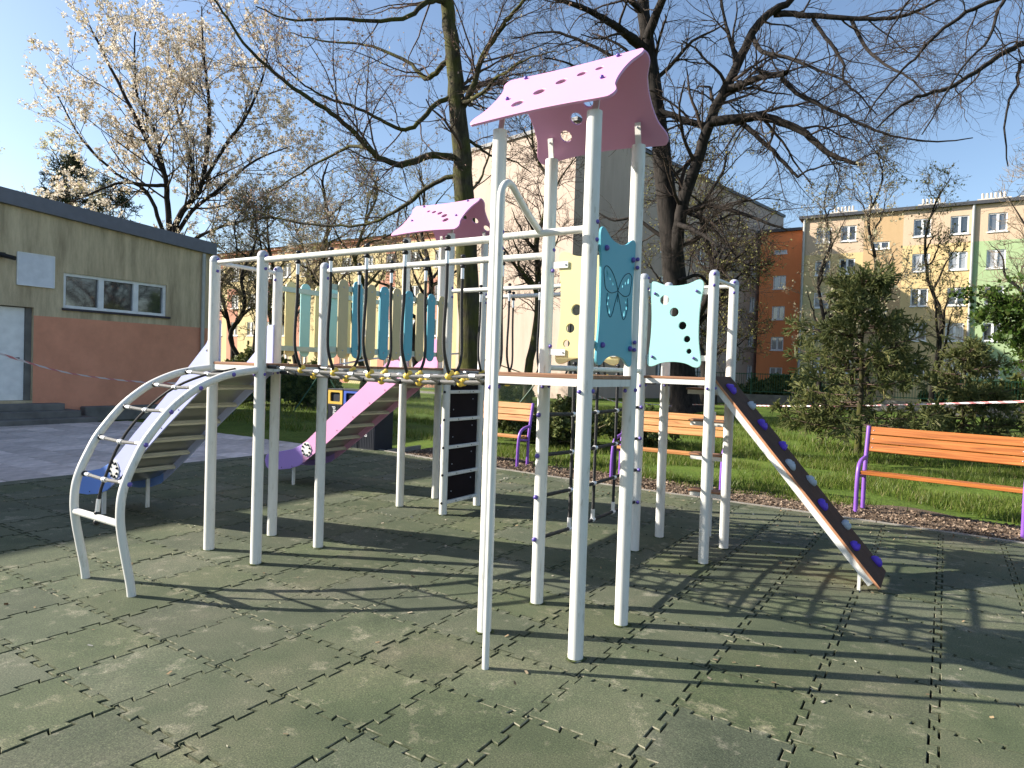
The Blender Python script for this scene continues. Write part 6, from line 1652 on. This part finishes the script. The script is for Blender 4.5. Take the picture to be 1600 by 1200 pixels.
# ------------------------------------------------------------------ conifers and shrubs
def spruce(name, label, base, h, rad_, seed, nb=70, bare=0.06, mat='needle', group='spruces on the lawn', density=1.0, droop=0.10):
    rng = np.random.default_rng(seed); b = np.array([*base, -0.08])
    t = empty(name, (base[0], base[1], 0)); tag(t, label, 'spruce', group)
    tr = np.stack([b + np.array([rng.normal() * .01, rng.normal() * .01, h * f]) for f in np.linspace(0, 1, 10)])
    v, f = tube_arrays(tr[None], np.linspace(.075 * h / 4, .008, 10)[None], 10)
    child(bpy.data.objects.new('trunk', np_mesh('trunk', v, f, M['bark_moss'], True)), t)
    fr = bare + (1 - bare) * np.sort(rng.uniform(0, 1, nb)) ** 1.15
    P = np.empty((nb, 8, 3)); R = np.empty((nb, 8))
    for k in range(nb):
        a = rng.uniform(0, 2 * math.pi); Lb = rad_ * (1.02 - fr[k]) ** 0.62 * rng.uniform(.55, 1.15) + 0.08
        s = np.linspace(0, 1, 8)
        dz = (-droop * s + 0.20 * s * s) * Lb + 0.25 * Lb * s * max(0, fr[k] - .45)
        wob = np.cumsum(rng.normal(size=(8, 2)) * .02 * Lb, 0)
        P[k, :, 0] = b[0] + math.cos(a) * Lb * s + wob[:, 0]; P[k, :, 1] = b[1] + math.sin(a) * Lb * s + wob[:, 1]; P[k, :, 2] = b[2] + h * fr[k] + dz
        R[k] = np.linspace(.016, .004, 8)
    c2, r2 = grow(P, R, int(15 * density), 0.46 * rad_ / 1.9, 5, 52, rng, (0, 0, -.02), .12, 1, .18, .6, .004, .5, .3, .55)
    # flatten the sprays
    c3, r3 = grow(c2, r2, 8, 0.17 * rad_ / 1.9, 3, 45, rng, (0, 0, -.01), .1, 1, .15, .7, .0035, .6)
    V, F = merge([tube_arrays(P, R, 4), tube_arrays(c2, r2, 3)])
    child(bpy.data.objects.new('branches', np_mesh('branches', V, F, M['twig_red'])), t)
    segs = np.concatenate([c3[:, [0, 2]], c2[:, [1, 3]], c2[:, [3, 4]]])
    # needle blades: pairs of crossed tapering quads along each twig piece
    A, B = segs[:, 0], segs[:, 1]; d = nrm(B - A); n_ = len(A)
    q = nrm(np.cross(d, rng.normal(size=d.shape))); q2 = np.cross(d, q)
    w = (0.021 * rng.uniform(.6, 1.3, (n_, 1)))
    parts = []
    B2 = B + d * 0.012
    for ax in (q, q2):
        Vq = np.stack([A - ax * w * .7, B2 - ax * w * .5, B2 + ax * w * .5, A + ax * w * .7], 1).reshape(-1, 3)
        parts.append((Vq, np.arange(4 * n_).reshape(-1, 4)))
    # individual needle tufts sticking out
    m_ = 4
    f_ = rng.uniform(0, 1, (n_, m_, 1)); pp = A[:, None] * (1 - f_) + B2[:, None] * f_
    sd_ = nrm(rng.normal(size=pp.shape) + d[:, None] * .9); ln_ = 0.030 * rng.uniform(.6, 1.3, (n_, m_, 1)); sw = nrm(np.cross(sd_, rng.normal(size=pp.shape))) * 0.0065
    Vt = np.stack([pp - sw, pp + sw, pp + sd_ * ln_ + sw * .3, pp + sd_ * ln_ - sw * .3], 2).reshape(-1, 3)
    parts.append((Vt, np.arange(len(Vt)).reshape(-1, 4)))
    V, F = merge(parts)
    child(bpy.data.objects.new('needles', np_mesh('needles', V, F, M[mat])), t)['kind'] = 'stuff'
    return t
spruce('spruce_tree', 'wide green spruce with a bare stem behind the right bench', (3.43, 13.0), 3.9, 2.35, 101, 56, .12)
spruce('spruce_tree', 'low dark spruce to the right of the wide one', (5.35, 15.6), 2.4, 1.85, 102, 42, .05)
spruce('spruce_tree', 'spruce at the right edge of the picture', (7.25, 12.3), 2.6, 1.5, 103, 55, .05)
spruce('spruce_tree', 'dark pine top rising above the grey fascia', (-30.5, 11.9), 10.9, 3.0, 104, 70, .4, 'needle_dark', density=.7, droop=-.1)
spruce('spruce_tree', 'dark pine behind the roof, right of the other pine top', (-29.8, 13.6), 10.0, 3.0, 105, 70, .4, 'needle_dark', density=.7, droop=-.1)

def shrub(name, label, base, rx, ry, h, n_, seed, mat, size=.035, stems=30, group='shrubs on the lawn'):
    rng = np.random.default_rng(seed); b = np.array([*base, -0.08]); s = empty(name, (base[0], base[1], 0)); tag(s, label, 'shrub', group)
    P = np.empty((stems, 7, 3)); R = np.tile(np.linspace(.014, .004, 7), (stems, 1))
    for k in range(stems):
        a = rng.uniform(0, 2 * math.pi); e = rng.uniform(.15, 1) ** .6; t_ = np.linspace(0, 1, 7)
        P[k] = b + np.stack([math.cos(a) * rx * e * t_, math.sin(a) * ry * e * t_, h * rng.uniform(.6, 1.05) * (1 - .55 * e * e) * t_ ** .75], -1) + np.cumsum(rng.normal(size=(7, 3)) * .02, 0)
    c2, r2 = grow(P, R, 8, .35 * h + .1, 5, 42, rng, (0, 0, .1), .15, 1, .3, .6, .004, .5)
    V, F = merge([tube_arrays(P, R, 4), tube_arrays(c2, r2, 3)])
    child(bpy.data.objects.new('stems', np_mesh('stems', V, F, M['twig_pale'])), s)
    Q = along(c2, r2, n_, rng, size * .9)
    child(bpy.data.objects.new('foliage', leaves_mesh('foliage', Q, size, M[mat], seed + 3, 2.0)), s)['kind'] = 'stuff'
shrub('juniper_shrub', 'spreading dull green juniper behind the left bench', (-2.2, 9.3), 1.7, 1.0, .95, 50, 111, 'shrubleaf', .035, 46)
shrub('juniper_shrub', 'spreading juniper behind the climbing net', (-0.9, 10.9), 1.2, .9, .8, 40, 112, 'shrubleaf', .035, 36)
shrub('laurel_shrub', 'dense dark green shrub at the corner of the low building', (-15.6, 11.9), 1.3, 1.3, 2.1, 46, 113, 'shrubleaf', .07, 40)
shrub('laurel_shrub', 'dark shrub behind the chain link fence, right of the building corner', (-14.2, 13.0), 1.0, 1.0, 1.5, 40, 114, 'shrubleaf', .07, 34)
shrub('hedge_shrub', 'clipped dark hedge behind the green bar fence', (-3.6, 40.0), 3.6, .8, 1.7, 60, 115, 'shrubleaf', .11, 50)
shrub('hedge_shrub', 'dark hedge against the foot of the green facade', (6.8, 40.0), 3.4, .9, 1.9, 60, 116, 'shrubleaf', .11, 50)
shrub('weed_shrub', 'low scrubby plants by the foot of the beige gable', (-13.5, 24.8), 1.5, .8, 1.0, 30, 117, 'shrubleaf', .06, 30)
